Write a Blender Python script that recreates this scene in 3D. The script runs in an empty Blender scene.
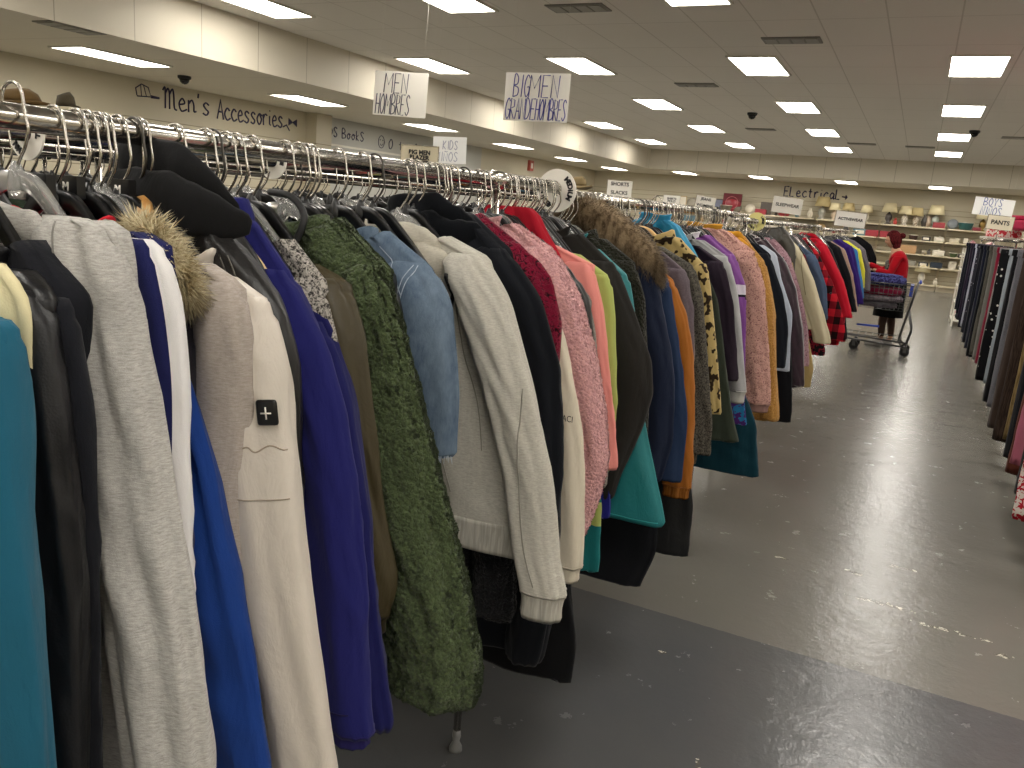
import bpy, math, random
from mathutils import Vector, Matrix, noise
C = bpy.context.scene.collection
sc = bpy.context.scene
PI = math.pi
random.seed(7)
# ------------------------------------------------------------------ camera
cd = bpy.data.cameras.new('camera'); cam = bpy.data.objects.new('camera', cd); C.objects.link(cam)
cd.sensor_width = 36; cd.lens = 36*805/1024; cd.clip_end = 200; cd.clip_start = .05
cam.matrix_world = Matrix(((.89102, -.16763, .42189, 0), (.44700, .16175, -.87979, 0), (.07924, .97249, .21905, 1.6), (0, 0, 0, 1))).normalized()
cam.matrix_world = Matrix.Translation((0, 0, 1.6)) @ Matrix(((.89102, -.16763, .42189), (.44700, .16175, -.87979), (.07924, .97249, .21905))).to_4x4()
sc.camera = cam
# ------------------------------------------------------------------ world and exposure
w = bpy.data.worlds.new('world'); sc.world = w; w.use_nodes = True
w.node_tree.nodes['Background'].inputs[0].default_value = (1, .95, .88, 1)
w.node_tree.nodes['Background'].inputs[1].default_value = .05
sc.view_settings.view_transform = 'Standard'; sc.view_settings.look = 'None'
sc.view_settings.gamma = 1; sc.view_settings.use_curve_mapping = False
sc.view_settings.exposure = 0.58
PANEL = 13.0         # what a ceiling panel gives off
sc.cycles.use_denoising = True
sc.cycles.max_bounces = 6; sc.cycles.diffuse_bounces = 4; sc.cycles.glossy_bounces = 3
sc.cycles.transmission_bounces = 4; sc.cycles.sample_clamp_indirect = 6

# ------------------------------------------------------------------ materials
def lin(h):
    if isinstance(h, str):
        v = [int(h[i:i+2], 16)/255 for i in (0, 2, 4)]
        return tuple((c/12.92 if c <= .04045 else ((c+.055)/1.055)**2.4) for c in v)+(1,)
    return tuple(h)+(1,)
class NT:
    def __init__(s, name):
        s.m = bpy.data.materials.new(name); s.m.use_nodes = True; s.t = s.m.node_tree; s.n = s.t.nodes; s.l = s.t.links
        s.b = s.n['Principled BSDF']; s.tc = None
    def set(s, k, v):
        if isinstance(v, bpy.types.NodeSocket): s.l.new(v, s.b.inputs[k])
        else: s.b.inputs[k].default_value = v
        return s
    def co(s, scale=(1, 1, 1), kind='Object', rot=(0, 0, 0)):
        if s.tc is None: s.tc = s.n.new('ShaderNodeTexCoord')
        mp = s.n.new('ShaderNodeMapping'); mp.inputs['Scale'].default_value = scale; mp.inputs['Rotation'].default_value = rot
        s.l.new(s.tc.outputs[kind], mp.inputs[0]); return mp.outputs[0]
    def noise(s, co, scale=5, detail=3, rough=.5, dist=0):
        n = s.n.new('ShaderNodeTexNoise'); s.l.new(co, n.inputs['Vector'])
        n.inputs['Scale'].default_value = scale; n.inputs['Detail'].default_value = detail
        n.inputs['Roughness'].default_value = rough; n.inputs['Distortion'].default_value = dist
        return n.outputs['Fac']
    def vor(s, co, scale=5, feat='F1', out='Distance'):
        n = s.n.new('ShaderNodeTexVoronoi'); s.l.new(co, n.inputs['Vector']); n.feature = feat
        n.inputs['Scale'].default_value = scale; return n.outputs[out]
    def ramp(s, fac, stops, interp='LINEAR'):
        n = s.n.new('ShaderNodeValToRGB'); s.l.new(fac, n.inputs[0]); e = n.color_ramp.elements; n.color_ramp.interpolation = interp
        while len(e) < len(stops): e.new(.5)
        for i, (p, c) in enumerate(stops): e[i].position = p; e[i].color = lin(c) if not isinstance(c, (int, float)) else (c, c, c, 1)
        return n.outputs[0]
    def mix(s, fac, a, b, mode='MIX'):
        n = s.n.new('ShaderNodeMix'); n.data_type = 'RGBA'; n.blend_type = mode
        for sock, v in ((n.inputs[0], fac), (n.inputs[6], a), (n.inputs[7], b)):
            if isinstance(v, bpy.types.NodeSocket): s.l.new(v, sock)
            else: sock.default_value = v if not isinstance(v, str) else lin(v)
        return n.outputs[2]
    def math(s, op, a, b=0, c=0):
        n = s.n.new('ShaderNodeMath'); n.operation = op
        for i, v in enumerate((a, b, c)):
            if isinstance(v, bpy.types.NodeSocket): s.l.new(v, n.inputs[i])
            else: n.inputs[i].default_value = v
        return n.outputs[0]
    def xyz(s, co):
        n = s.n.new('ShaderNodeSeparateXYZ'); s.l.new(co, n.inputs[0]); return n.outputs
    def bump(s, h, dist=.002, strength=1):
        n = s.n.new('ShaderNodeBump'); s.l.new(h, n.inputs['Height']); n.inputs['Distance'].default_value = dist; n.inputs['Strength'].default_value = strength
        s.l.new(n.outputs[0], s.b.inputs['Normal']); return s

def plain(name, col, rough=.6, metal=0, spec=.5):
    t = NT(name); t.set('Base Color', lin(col)).set('Roughness', rough).set('Metallic', metal).set('Specular IOR Level', spec); return t.m
_fab = {}
def fab(kind, a, b=None):
    key = (kind, a, b)
    if key in _fab: return _fab[key]
    t = NT(kind+'_'+a)
    t.set('Specular IOR Level', .25 if kind in ('leather', 'nylon', 'velvet') else .08)
    if kind == 'knit':
        n = t.noise(t.co(), 9, 4, .6); t.set('Base Color', t.mix(t.math('MULTIPLY', n, .35), a, b or 'ffffff' if False else (lin(a)[0]*.72, lin(a)[1]*.72, lin(a)[2]*.72, 1)))
        t.set('Roughness', .9); t.set('Sheen Weight', .06); t.bump(t.math('ADD', t.math('MULTIPLY', t.noise(t.co(), 600, 2), .05), t.noise(t.co((1, 1, .35)), 16, 4, .55, .4)), .014, .55)
    elif kind == 'heather':
        f = t.noise(t.co((110, 110, 620)), 1, 3, .65); g = t.noise(t.co((900, 900, 900)), 1, 1)
        t.set('Base Color', t.ramp(t.math('ADD', t.math('MULTIPLY', f, .8), t.math('MULTIPLY', g, .2)), [(.30, b), (.66, a)]))
        t.set('Roughness', .92); t.set('Sheen Weight', .05); t.bump(t.math('ADD', t.math('MULTIPLY', g, .05), t.noise(t.co((1, 1, .35)), 14, 4, .55, .4)), .014, .55)
    elif kind == 'leather':
        n = t.noise(t.co((1, 1, .6)), 11, 3, .5, .6); v = t.vor(t.co(), 350)
        t.set('Base Color', t.mix(n, a, b or a)); t.set('Roughness', t.math('ADD', t.math('MULTIPLY', n, .25), .28)); t.set('Specular IOR Level', .4)
        t.bump(t.math('ADD', n, t.math('MULTIPLY', v, .03)), .010, .7)
    elif kind == 'nylon':
        n = t.noise(t.co((1, 1, .5)), 22, 5, .6, .5)
        t.set('Base Color', t.mix(t.math('MULTIPLY', n, .3), a, (lin(a)[0]*.6, lin(a)[1]*.6, lin(a)[2]*.6, 1))); t.set('Roughness', .5); t.set('Specular IOR Level', .35)
        t.bump(n, .01, .45)
    elif kind == 'sherpa':
        n = t.noise(t.co(), 150, 3, .6, 1.2); v = t.vor(t.co(), 130)
        h = t.math('ADD', n, t.math('MULTIPLY', v, -.9))
        t.set('Base Color', t.ramp(n, [(.3, b or a), (.62, a)])); t.set('Roughness', .95); t.set('Sheen Weight', .12); t.bump(h, .006, 1)
    elif kind == 'boucle':
        n = t.noise(t.co(), 78, 3, .6, 2)
        t.set('Base Color', t.ramp(n, [(.38, b), (.46, a), (.7, a)])); t.set('Roughness', .95); t.set('Sheen Weight', .1); t.bump(n, .008, 1)
    elif kind == 'denim':
        f = t.noise(t.co((260, 260, 60)), 1, 3, .7); g = t.noise(t.co((1, 1, .6)), 12, 4, .6)
        c = t.mix(t.math('MULTIPLY', f, .5), a, b); c = t.mix(t.ramp(g, [(.42, 0.0), (.75, .55)]), c, b)
        t.set('Base Color', c); t.set('Roughness', .9); t.bump(t.noise(t.co((700, 700, 250)), 1, 2), .0008, .7)
    elif kind == 'tweed':
        n = t.noise(t.co(), 190, 2, .7, .8); t.set('Base Color', t.ramp(n, [(.40, b), (.56, a)])); t.set('Roughness', .95); t.bump(n, .003, .8)
    elif kind == 'velvet':
        n = t.noise(t.co((1, 1, .35)), 26, 5, .65, .6); t.set('Base Color', t.ramp(n, [(.35, b or a), (.7, a)])); t.set('Roughness', .55); t.set('Sheen Weight', .8); t.bump(n, .008, .5)
    elif kind == 'leopard':
        v = t.vor(t.co((1, 1, .75)), 24); n = t.noise(t.co(), 60, 3, .6)
        d = t.math('ADD', v, t.math('MULTIPLY', n, .22)); f = t.ramp(d, [(0, 0.0), (.30, 0.0), (.34, 1.0), (.50, 1.0), (.54, 0.0)] , 'LINEAR')
        big = t.noise(t.co((1, 1, .8)), 46, 1); spot = t.ramp(big, [(.54, 0.0), (.58, 1.0)])
        t.set('Base Color', t.mix(spot, a, b)); t.set('Roughness', .9); t.set('Sheen Weight', .12); t.bump(n, .003, .6)
    elif kind == 'plaid':
        s = t.xyz(t.co()); q = lambda o, f: t.math('GREATER_THAN', t.math('SINE', t.math('MULTIPLY', o, f)), 0)
        k = t.math('ADD', q(s[2], 48), t.math('MAXIMUM', q(s[0], 60), 0)); t.set('Base Color', t.ramp(t.math('MULTIPLY', k, .5), [(0, a), (.5, b), (1, '1a0b0c')])); t.set('Roughness', .95)
    elif kind == 'print':
        n = t.noise(t.co(), 38, 2, .5, .8); t.set('Base Color', t.ramp(n, [(.46, a), (.5, b)], 'CONSTANT')); t.set('Roughness', .9)
    elif kind == 'dots':
        v = t.vor(t.co(), 20); t.set('Base Color', t.ramp(v, [(.17, b), (.2, a)])); t.set('Roughness', .9)
    elif kind == 'wale':
        s = t.xyz(t.co((1, 1, .2))); v = t.noise(t.co((160, 160, 12)), 1, 2); t.set('Base Color', t.ramp(v, [(.42, b), (.6, a)])); t.set('Roughness', .9); t.bump(v, .002, .8)
    elif kind == 'fur':
        v = t.noise(t.co((1, 1, .4)), 55, 3, .6); t.set('Base Color', t.ramp(v, [(.36, b), (.62, a)])); t.set('Roughness', .85); t.set('Sheen Weight', .1)
    _fab[key] = t.m; return t.m

t = NT('painted_concrete')      # glossy worn floor paint; the dark coat ends in a straight line across the aisle
s = t.xyz(t.co()); sx, sy = s[0], s[1]
n1 = t.noise(t.co(), 1.3, 5, .6); n2 = t.noise(t.co(), 22, 4, .65); n3 = t.noise(t.co(), 7, 5, .7)
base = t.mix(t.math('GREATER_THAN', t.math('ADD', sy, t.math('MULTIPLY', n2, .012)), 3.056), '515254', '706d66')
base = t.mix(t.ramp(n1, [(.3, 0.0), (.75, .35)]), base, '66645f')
chips = None
for cx, cy, rx, ry in ((-.34, 3.95, .05, .02), (.12, 3.72, .16, .035), (.38, 3.62, .19, .022), (.57, 3.52, .06, .03), (-.02, 4.0, .06, .03), (.2, 4.2, .09, .03), (-.6, 2.75, .03, .02), (.05, 2.25, .02, .012), (-.33, 2.2, .018, .04), (.5, 2.6, .03, .01)):
    dx = t.math('DIVIDE', t.math('SUBTRACT', sx, cx), rx); dy = t.math('DIVIDE', t.math('SUBTRACT', sy, cy), ry)
    d = t.math('ADD', t.math('MULTIPLY', dx, dx), t.math('MULTIPLY', dy, dy))
    d = t.math('SUBTRACT', 1.0, d)
    chips = d if chips is None else t.math('MAXIMUM', chips, d)
nchip = t.noise(t.co(), 30, 4, .7)
cm = t.math('GREATER_THAN', t.math('ADD', t.math('MINIMUM', t.math('MAXIMUM', chips, -6.0), .9), t.math('MULTIPLY', t.math('SUBTRACT', nchip, .5), 4.0)), .75)
base = t.mix(cm, base, t.mix(t.ramp(nchip, [(.54, 0.0), (.58, 1.0)]), '5c584f', 'cfcabb'))
sm = t.ramp(t.noise(t.co(), 90, 2, .5), [(.80, 0.0), (.82, .5)])
base = t.mix(sm, base, 'a5a197')
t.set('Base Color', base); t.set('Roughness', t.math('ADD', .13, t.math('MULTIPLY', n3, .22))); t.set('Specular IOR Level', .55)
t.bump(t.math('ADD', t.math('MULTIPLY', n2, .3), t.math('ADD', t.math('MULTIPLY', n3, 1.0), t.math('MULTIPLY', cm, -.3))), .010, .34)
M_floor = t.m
def tiles(name, col, dark, px, py, ax='xy', wd=.012, rough=.9):
    t = NT(name); s = t.xyz(t.co()); o = {'x': s[0], 'y': s[1], 'z': s[2]}
    f = None
    for a, p in zip(ax, (px, py)):
        if not p: continue
        r = t.math('LESS_THAN', t.math('PINGPONG', o[a], p/2), wd/2)
        f = r if f is None else t.math('MAXIMUM', f, r)
    n = t.noise(t.co(), .8, 3); c = t.mix(t.math('MULTIPLY', n, .25), col, dark)
    t.set('Base Color', t.mix(f, c, dark)); t.set('Roughness', rough); t.bump(t.math('MULTIPLY', f, -1), .004, .5); return t.m
M_ceil = tiles('ceiling_tile', 'e6e1d8', 'c9c3b8', .605, 1.23, 'xy', .014)
M_lowceil = tiles('low_ceiling_board', 'ddd6c6', 'bfb7a5', 0, 1.23, 'xy', .012)
M_sofx = tiles('soffit_panel_side', 'cfc7b5', 'a39b88', .9, 0, 'yz', .012, .6)
M_sofy = tiles('soffit_panel_far', 'cfc7b5', 'a39b88', .9, 0, 'xz', .014, .6)
t = NT('slatwall'); s = t.xyz(t.co()); f = t.math('MULTIPLY', t.math('LESS_THAN', t.math('PINGPONG', s[2], .075), .006), t.math('LESS_THAN', s[2], 2.53))
n = t.noise(t.co(), 1.2, 3); t.set('Base Color', t.mix(f, t.mix(t.math('MULTIPLY', n, .3), 'c2b9a1', 'aea58c'), '857d68')); t.set('Roughness', .55); t.bump(t.math('MULTIPLY', f, -1), .006, .6)
M_slat = t.m
M_kids = plain('grey_painted_board', 'b4b3ab', .7)
t = NT('chrome'); n = t.noise(t.co(), 6, 3); t.set('Base Color', lin('c9c5be')).set('Metallic', 1).set('Roughness', t.math('ADD', .09, t.math('MULTIPLY', n, .12))); M_chrome = t.m
M_wire = plain('steel_wire', 'b9b4ab', .22, 1)
M_dwire = plain('dark_steel_wire', '55524d', .3, 1)
M_black = plain('black_plastic', '131314', .3)
t = NT('clear_plastic'); t.set('Base Color', lin('e9e9e6')).set('Roughness', .12).set('Transmission Weight', .75).set('IOR', 1.45); M_clear = t.m
t = NT('varnished_wood'); n = t.noise(t.co((1, 1, 1), rot=(0, .4, 0)), 25, 4, .6, 2.0); t.set('Base Color', t.ramp(n, [(.3, 'b07a3c'), (.7, 'd9a763')])).set('Roughness', .3); M_wood = t.m
M_woodpale = plain('pale_varnished_wood', 'd8b27a', .3)
M_ink = plain('navy_ink', '2a2547', .6)
M_inkb = plain('blue_violet_marker', '3b3a8c', .6)
M_inkblk = plain('black_ink', '1b1a1c', .6)
M_card = plain('white_card', 'e9e4da', .5)
M_cardw = plain('bright_white_paper', 'f6f5f2', .5)
M_shelf = plain('almond_shelf', 'cfc3a6', .5)
M_dark = plain('dark_rubber', '18181a', .6)
t = NT('lit_diffuser'); t.set('Base Color', lin('ffffff')).set('Emission Color', (1, .955, .88, 1)).set('Emission Strength', PANEL); M_lit = t.m
M_frame = plain('white_enamel', 'dcd8cc', .5)
M_vent = plain('grey_vent', '77746c', .5)

# ------------------------------------------------------------------ mesh helpers
class MB:
    def __init__(s): s.v = []; s.f = []; s.mi = []
    def add(s, vs, fs, mi=0):
        o = len(s.v); s.v += [tuple(p) for p in vs]
        for k, f in enumerate(fs):
            s.f.append(tuple(i+o for i in f)); s.mi.append(mi[k] if isinstance(mi, list) else mi)
        return s
    def box(s, x0, x1, y0, y1, z0, z1, mi=0):
        v = [(x, y, z) for x in (x0, x1) for y in (y0, y1) for z in (z0, z1)]
        return s.add(v, [(0, 1, 3, 2), (4, 6, 7, 5), (0, 4, 5, 1), (2, 3, 7, 6), (0, 2, 6, 4), (1, 5, 7, 3)], mi)
    def obox(s, M, x0, x1, y0, y1, z0, z1, mi=0):
        v = [M @ Vector((x, y, z)) for x in (x0, x1) for y in (y0, y1) for z in (z0, z1)]
        return s.add(v, [(0, 1, 3, 2), (4, 6, 7, 5), (0, 4, 5, 1), (2, 3, 7, 6), (0, 2, 6, 4), (1, 5, 7, 3)], mi)
    def loft(s, rings, closed=True, cap0=True, cap1=True, mi=0):
        n = len(rings[0]); v = [p for r in rings for p in r]; f = []; m = []
        for i in range(len(rings)-1):
            for j in range(n if closed else n-1):
                k = (j+1) % n
                f.append((i*n+j, i*n+k, (i+1)*n+k, (i+1)*n+j)); m.append(mi(i, j) if callable(mi) else mi)
        b = mi(0, 0) if callable(mi) else mi
        if cap0: f.append(tuple(range(n-1, -1, -1))); m.append(b)
        if cap1: f.append(tuple((len(rings)-1)*n+j for j in range(n))); m.append(b)
        return s.add(v, f, m)
    def tube(s, pts, r, n=8, mi=0, closed=False, cap=True):
        pts = [Vector(p) for p in pts]; N = len(pts); rings = []; prev = None
        for i, p in enumerate(pts):
            a = pts[i-1] if i or closed else p; b = pts[(i+1) % N] if i < N-1 or closed else p
            d = (b-a); d = d.normalized() if d.length > 1e-9 else Vector((0, 0, 1))
            if prev is None: u = d.cross(Vector((0, 0, 1)) if abs(d.z) < .9 else Vector((1, 0, 0))).normalized()
            else:
                u = prev - d*prev.dot(d); u = u.normalized() if u.length > 1e-6 else d.orthogonal().normalized()
            prev = u; q = d.cross(u); rr = r[i] if isinstance(r, (list, tuple)) else r
            rings.append([p+(u*math.cos(2*PI*k/n)+q*math.sin(2*PI*k/n))*rr for k in range(n)])
        if closed: rings.append(rings[0]); cap = False
        return s.loft(rings, True, cap, cap, mi)
    def lathe(s, prof, c=(0, 0, 0), n=20, mi=0, cap0=True, cap1=True, M=None):
        rings = []
        for r, z in prof:
            R = [Vector((r*math.cos(2*PI*k/n), r*math.sin(2*PI*k/n), z)) for k in range(n)]
            rings.append([(M @ p if M else p)+Vector(c) for p in R])
        return s.loft(rings, True, cap0, cap1, mi)
    def ell(s, c, rx, ry, rz, n=16, m=10, mi=0):
        prof = [(max(.001, math.sin(PI*i/m)), -math.cos(PI*i/m)) for i in range(m+1)]
        rings = [[(c[0]+rx*r*math.cos(2*PI*k/n), c[1]+ry*r*math.sin(2*PI*k/n), c[2]+rz*z) for k in range(n)] for r, z in prof]
        return s.loft(rings, mi=mi)
    def build(s, name, mats, parent=None, smooth=True, loc=None):
        me = bpy.data.meshes.new(name); me.from_pydata(s.v, [], s.f); me.update()
        mats = mats if isinstance(mats, list) else [mats]
        for m in mats: me.materials.append(m)
        if len(mats) > 1: me.polygons.foreach_set('material_index', s.mi)
        if smooth: me.polygons.foreach_set('use_smooth', [True]*len(me.polygons))
        me.update()
        if smooth == 'sharp':
            me.set_sharp_from_angle(angle=.7)
        o = bpy.data.objects.new(name, me); C.objects.link(o)
        if parent: o.parent = parent
        if loc: o.location = loc
        return o
def tag(o, label=None, cat=None, group=None, kind=None):
    if label: o['label'] = label
    if cat: o['category'] = cat
    if group: o['group'] = group
    if kind: o['kind'] = kind
    return o
def thing(name, loc, label, cat, group=None, rz=0):
    o = bpy.data.objects.new(name, None); C.objects.link(o); o.location = loc; o.rotation_euler = (0, 0, rz)
    o.empty_display_size = .1
    return tag(o, label, cat, group)
def copy_tree(o, parent=None):
    c = o.copy(); C.objects.link(c)
    if parent: c.parent = parent
    for ch in o.children: copy_tree(ch, c)
    return c
def struct(name, mb, m, smooth=False):
    return tag(mb.build(name, m, None, smooth), kind='structure')
def crv(pts, k=6):          # smooth polyline through points
    P = [Vector(p) for p in pts]; out = []
    for i in range(len(P)-1):
        a, b, c, d = P[max(i-1, 0)], P[i], P[i+1], P[min(i+2, len(P)-1)]
        for j in range(k):
            t = j/k; out.append(.5*((2*b)+(c-a)*t+(2*a-5*b+4*c-d)*t*t+(3*b-a-3*c+d)*t**3))
    out.append(P[-1]); return out
def interp(tab, z):         # tab sorted by descending z: (z, u)
    if z >= tab[0][0]: return tab[0][1]
    for (z0, u0), (z1, u1) in zip(tab, tab[1:]):
        if z >= z1: return u0+(u1-u0)*(z0-z)/max(1e-6, z0-z1)
    return tab[-1][1]
def text_obj(s, size, mat, parent, M, xs=1.0, bold=0.0, name='lettering'):
    cu = bpy.data.curves.new('tmp', 'FONT'); cu.body = s; cu.size = size; cu.align_x = 'CENTER'; cu.align_y = 'CENTER'; cu.extrude = .0006; cu.offset = bold; cu.space_line = .85
    o = bpy.data.objects.new('tmp', cu); C.objects.link(o)
    me = bpy.data.meshes.new_from_object(o.evaluated_get(bpy.context.evaluated_depsgraph_get()))
    bpy.data.objects.remove(o); bpy.data.curves.remove(cu)
    me.transform(M @ Matrix.Diagonal((xs, 1, 1, 1))); me.materials.clear(); me.materials.append(mat)
    o = bpy.data.objects.new(name, me); C.objects.link(o); o.parent = parent; return o

# ------------------------------------------------------------------ the room
WX0, WX1, WY0, WY1, ZC, ZL = -10.8, 9.0, -5.0, 28.0, 3.53, 2.96
SX, SY = -7.76, 24.6
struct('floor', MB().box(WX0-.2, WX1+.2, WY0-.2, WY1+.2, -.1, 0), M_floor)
struct('ceiling', MB().box(SX, WX1+.2, WY0-.2, SY, ZC, ZC+.1), M_ceil)
struct('ceiling_low_left', MB().box(WX0-.2, SX-.02, WY0-.2, WY1+.2, ZL, ZL+.1), M_lowceil)
struct('ceiling_low_far', MB().box(SX-.02, WX1+.2, SY+.02, WY1+.2, ZL, ZL+.1), M_lowceil)
struct('trim_soffit_left', MB().box(SX-.02, SX, WY0-.2, SY+.02, ZL-.01, ZC+.05), M_sofx)
struct('trim_soffit_far', MB().box(SX, WX1+.2, SY, SY+.02, ZL-.01, ZC+.05), M_sofy)
struct('wall_left', MB().box(WX0-.2, WX0, WY0-.2, 12.55, 0, ZL).box(WX0-.2, WX0+.25, 12.55, 13.0, 0, ZL), M_slat)
struct('wall_left_middle', MB().box(WX0-.2, WX0, 13.0, 19.5, 0, ZL), M_kids)
struct('wall_left_far', MB().box(WX0-.2, WX0, 19.5, WY1+.2, 0, ZL), M_slat)
struct('wall_far', MB().box(WX0-.2, WX1+.2, WY1, WY1+.2, 0, ZL), M_slat)
struct('wall_right', MB().box(WX1, WX1+.2, WY0-.2, WY1+.2, 0, ZC), M_slat)
struct('wall_back', MB().box(WX0-.2, WX1+.2, WY0-.2, WY0, 0, ZC), M_slat)
struct('trim_ledge_left', MB().box(WX0, WX0+.03, 13.0, 18, 2.42, 2.46), M_frame)

# ceiling lights
lt = thing('ceiling_light', (0, 0, 0), 'x', 'ceiling light')
f = MB(); a, b, g = .30, .64, .028
f.box(-a, a, -b, -b+g, -.02, .03).box(-a, a, b-g, b, -.02, .03).box(-a, -a+g, -b+g, b-g, -.02, .03).box(a-g, a, -b+g, b-g, -.02, .03)
f.build('frame', M_frame, lt, False); MB().box(-a+g, a-g, -b+g, b-g, -.012, .01).build('diffuser', M_lit, lt, False)
# the camera sees panels ahead; those behind it light the near coats
first = True
colname = {.25: 'above the aisle', -2.17: 'in the row left of the aisle row', -4.59: 'in the middle row', -7.0: 'in the row beside the soffit', 2.67: 'right of the aisle row', 5.1: 'far right row', 7.5: 'rightmost row'}
yname = ['nearest', 'second', 'third', 'fourth', 'fifth', 'sixth', 'seventh']
for X in (-7.0, -4.59, -2.17, .25, 2.67, 5.1, 7.5):
    for k, Y in enumerate((-3.8, -.13, 3.57, 7.27, 10.98, 14.67, 18.4, 22.1)):
        if X > 3 and Y > 15: continue
        o = lt if first else copy_tree(lt); first = False
        o.location = (X, Y, ZC)
        vis = X < 1 and Y > 7
        tag(o, ('square lit ceiling panel %s, %s from the camera' % (colname[X], yname[k-3])) if vis else 'lit ceiling panel outside the picture, behind or beside the camera', 'ceiling light', 'lit ceiling panels' if vis else 'panels out of view')
for k, (X, Y) in enumerate([(-9.2, 7.15), (-9.2, 10.75), (-9.2, 14.45), (-9.25, 18.3), (-9.3, 22.1), (-9.3, 25.8), (-7.0, 26.0), (-4.65, 26.0), (-2.2, 26.0), (.25, 26.0), (2.7, 26), (5.1, 26), (-9.2, 3.4), (-9.2, -.3)]):
    o = copy_tree(lt); o.location = (X, Y, ZL)
    if X > 1 or Y < 5: tag(o, 'lit panel in the low ceiling outside the picture', 'ceiling light', 'panels out of view')
    else: tag(o, ('lit panel in the low left ceiling, %s from the camera' % yname[k]) if k < 6 else 'lit panel in the low far ceiling, %s from the left' % yname[k-6], 'ceiling light', 'lit panels of the low ceiling')
# vents and domes
def vent(x, y, z, rz, lab, grille=True):
    t = thing('ceiling_vent', (x, y, z), lab, 'vent', rz=rz)
    MB().box(-.3, .3, -.15, .15, -.012, .0).build('frame', M_vent, t, False)
    m = MB()
    for i in range(4): m.box(-.27+i*.14, -.15+i*.14, -.12, .12, -.02, -.008)
    m.build('louvre', plain('vent_louvre', '4a4844' if not grille else '8f8c83', .5), t, False)
vent(-1.58, 9.5, ZC, 0, 'grey louvred ceiling vent between the two nearest panels left of the aisle')
vent(-3.36, 12.5, ZC, 0, 'dark return vent in the ceiling left of the aisle')
vent(-3.4, 18.2, ZC, 0, 'small dark vent in the ceiling far left of the aisle')
vent(-1.55, 20.5, ZC, 0, 'ceiling vent near the far soffit, left of the aisle')
vent(-.35, 20.7, ZC, 0, 'ceiling vent near the far soffit, beside the aisle panels')
vent(1.34, 18.2, ZC, 0, 'dark vent in the ceiling at the right edge')
vent(-7.95, 5.7, ZL, PI/2, 'dark vent in the low ceiling at upper left')
vent(-3.4, 7.9, ZC, 0, 'ceiling vent at the top of the picture')
def dome(x, y, z, lab):
    t = thing('security_camera', (x, y, z), lab, 'camera')
    MB().lathe([(.09, 0), (.09, -.03), (.075, -.045)], n=20).build('housing', M_dark, t)
    MB().lathe([(.07, -.045), (.06, -.08), (.035, -.105), (.004, -.115)], n=20).build('dome', plain('smoked_dome', '0d0d0f', .1), t)
dome(-9.55, 8.55, ZL, 'black dome camera on the low ceiling above the accessories lettering')
dome(-3.1, 15.6, ZC, 'black dome camera on the ceiling left of the aisle')
dome(.55, 17.3, ZC, 'black dome camera beside the aisle panels')

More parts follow.
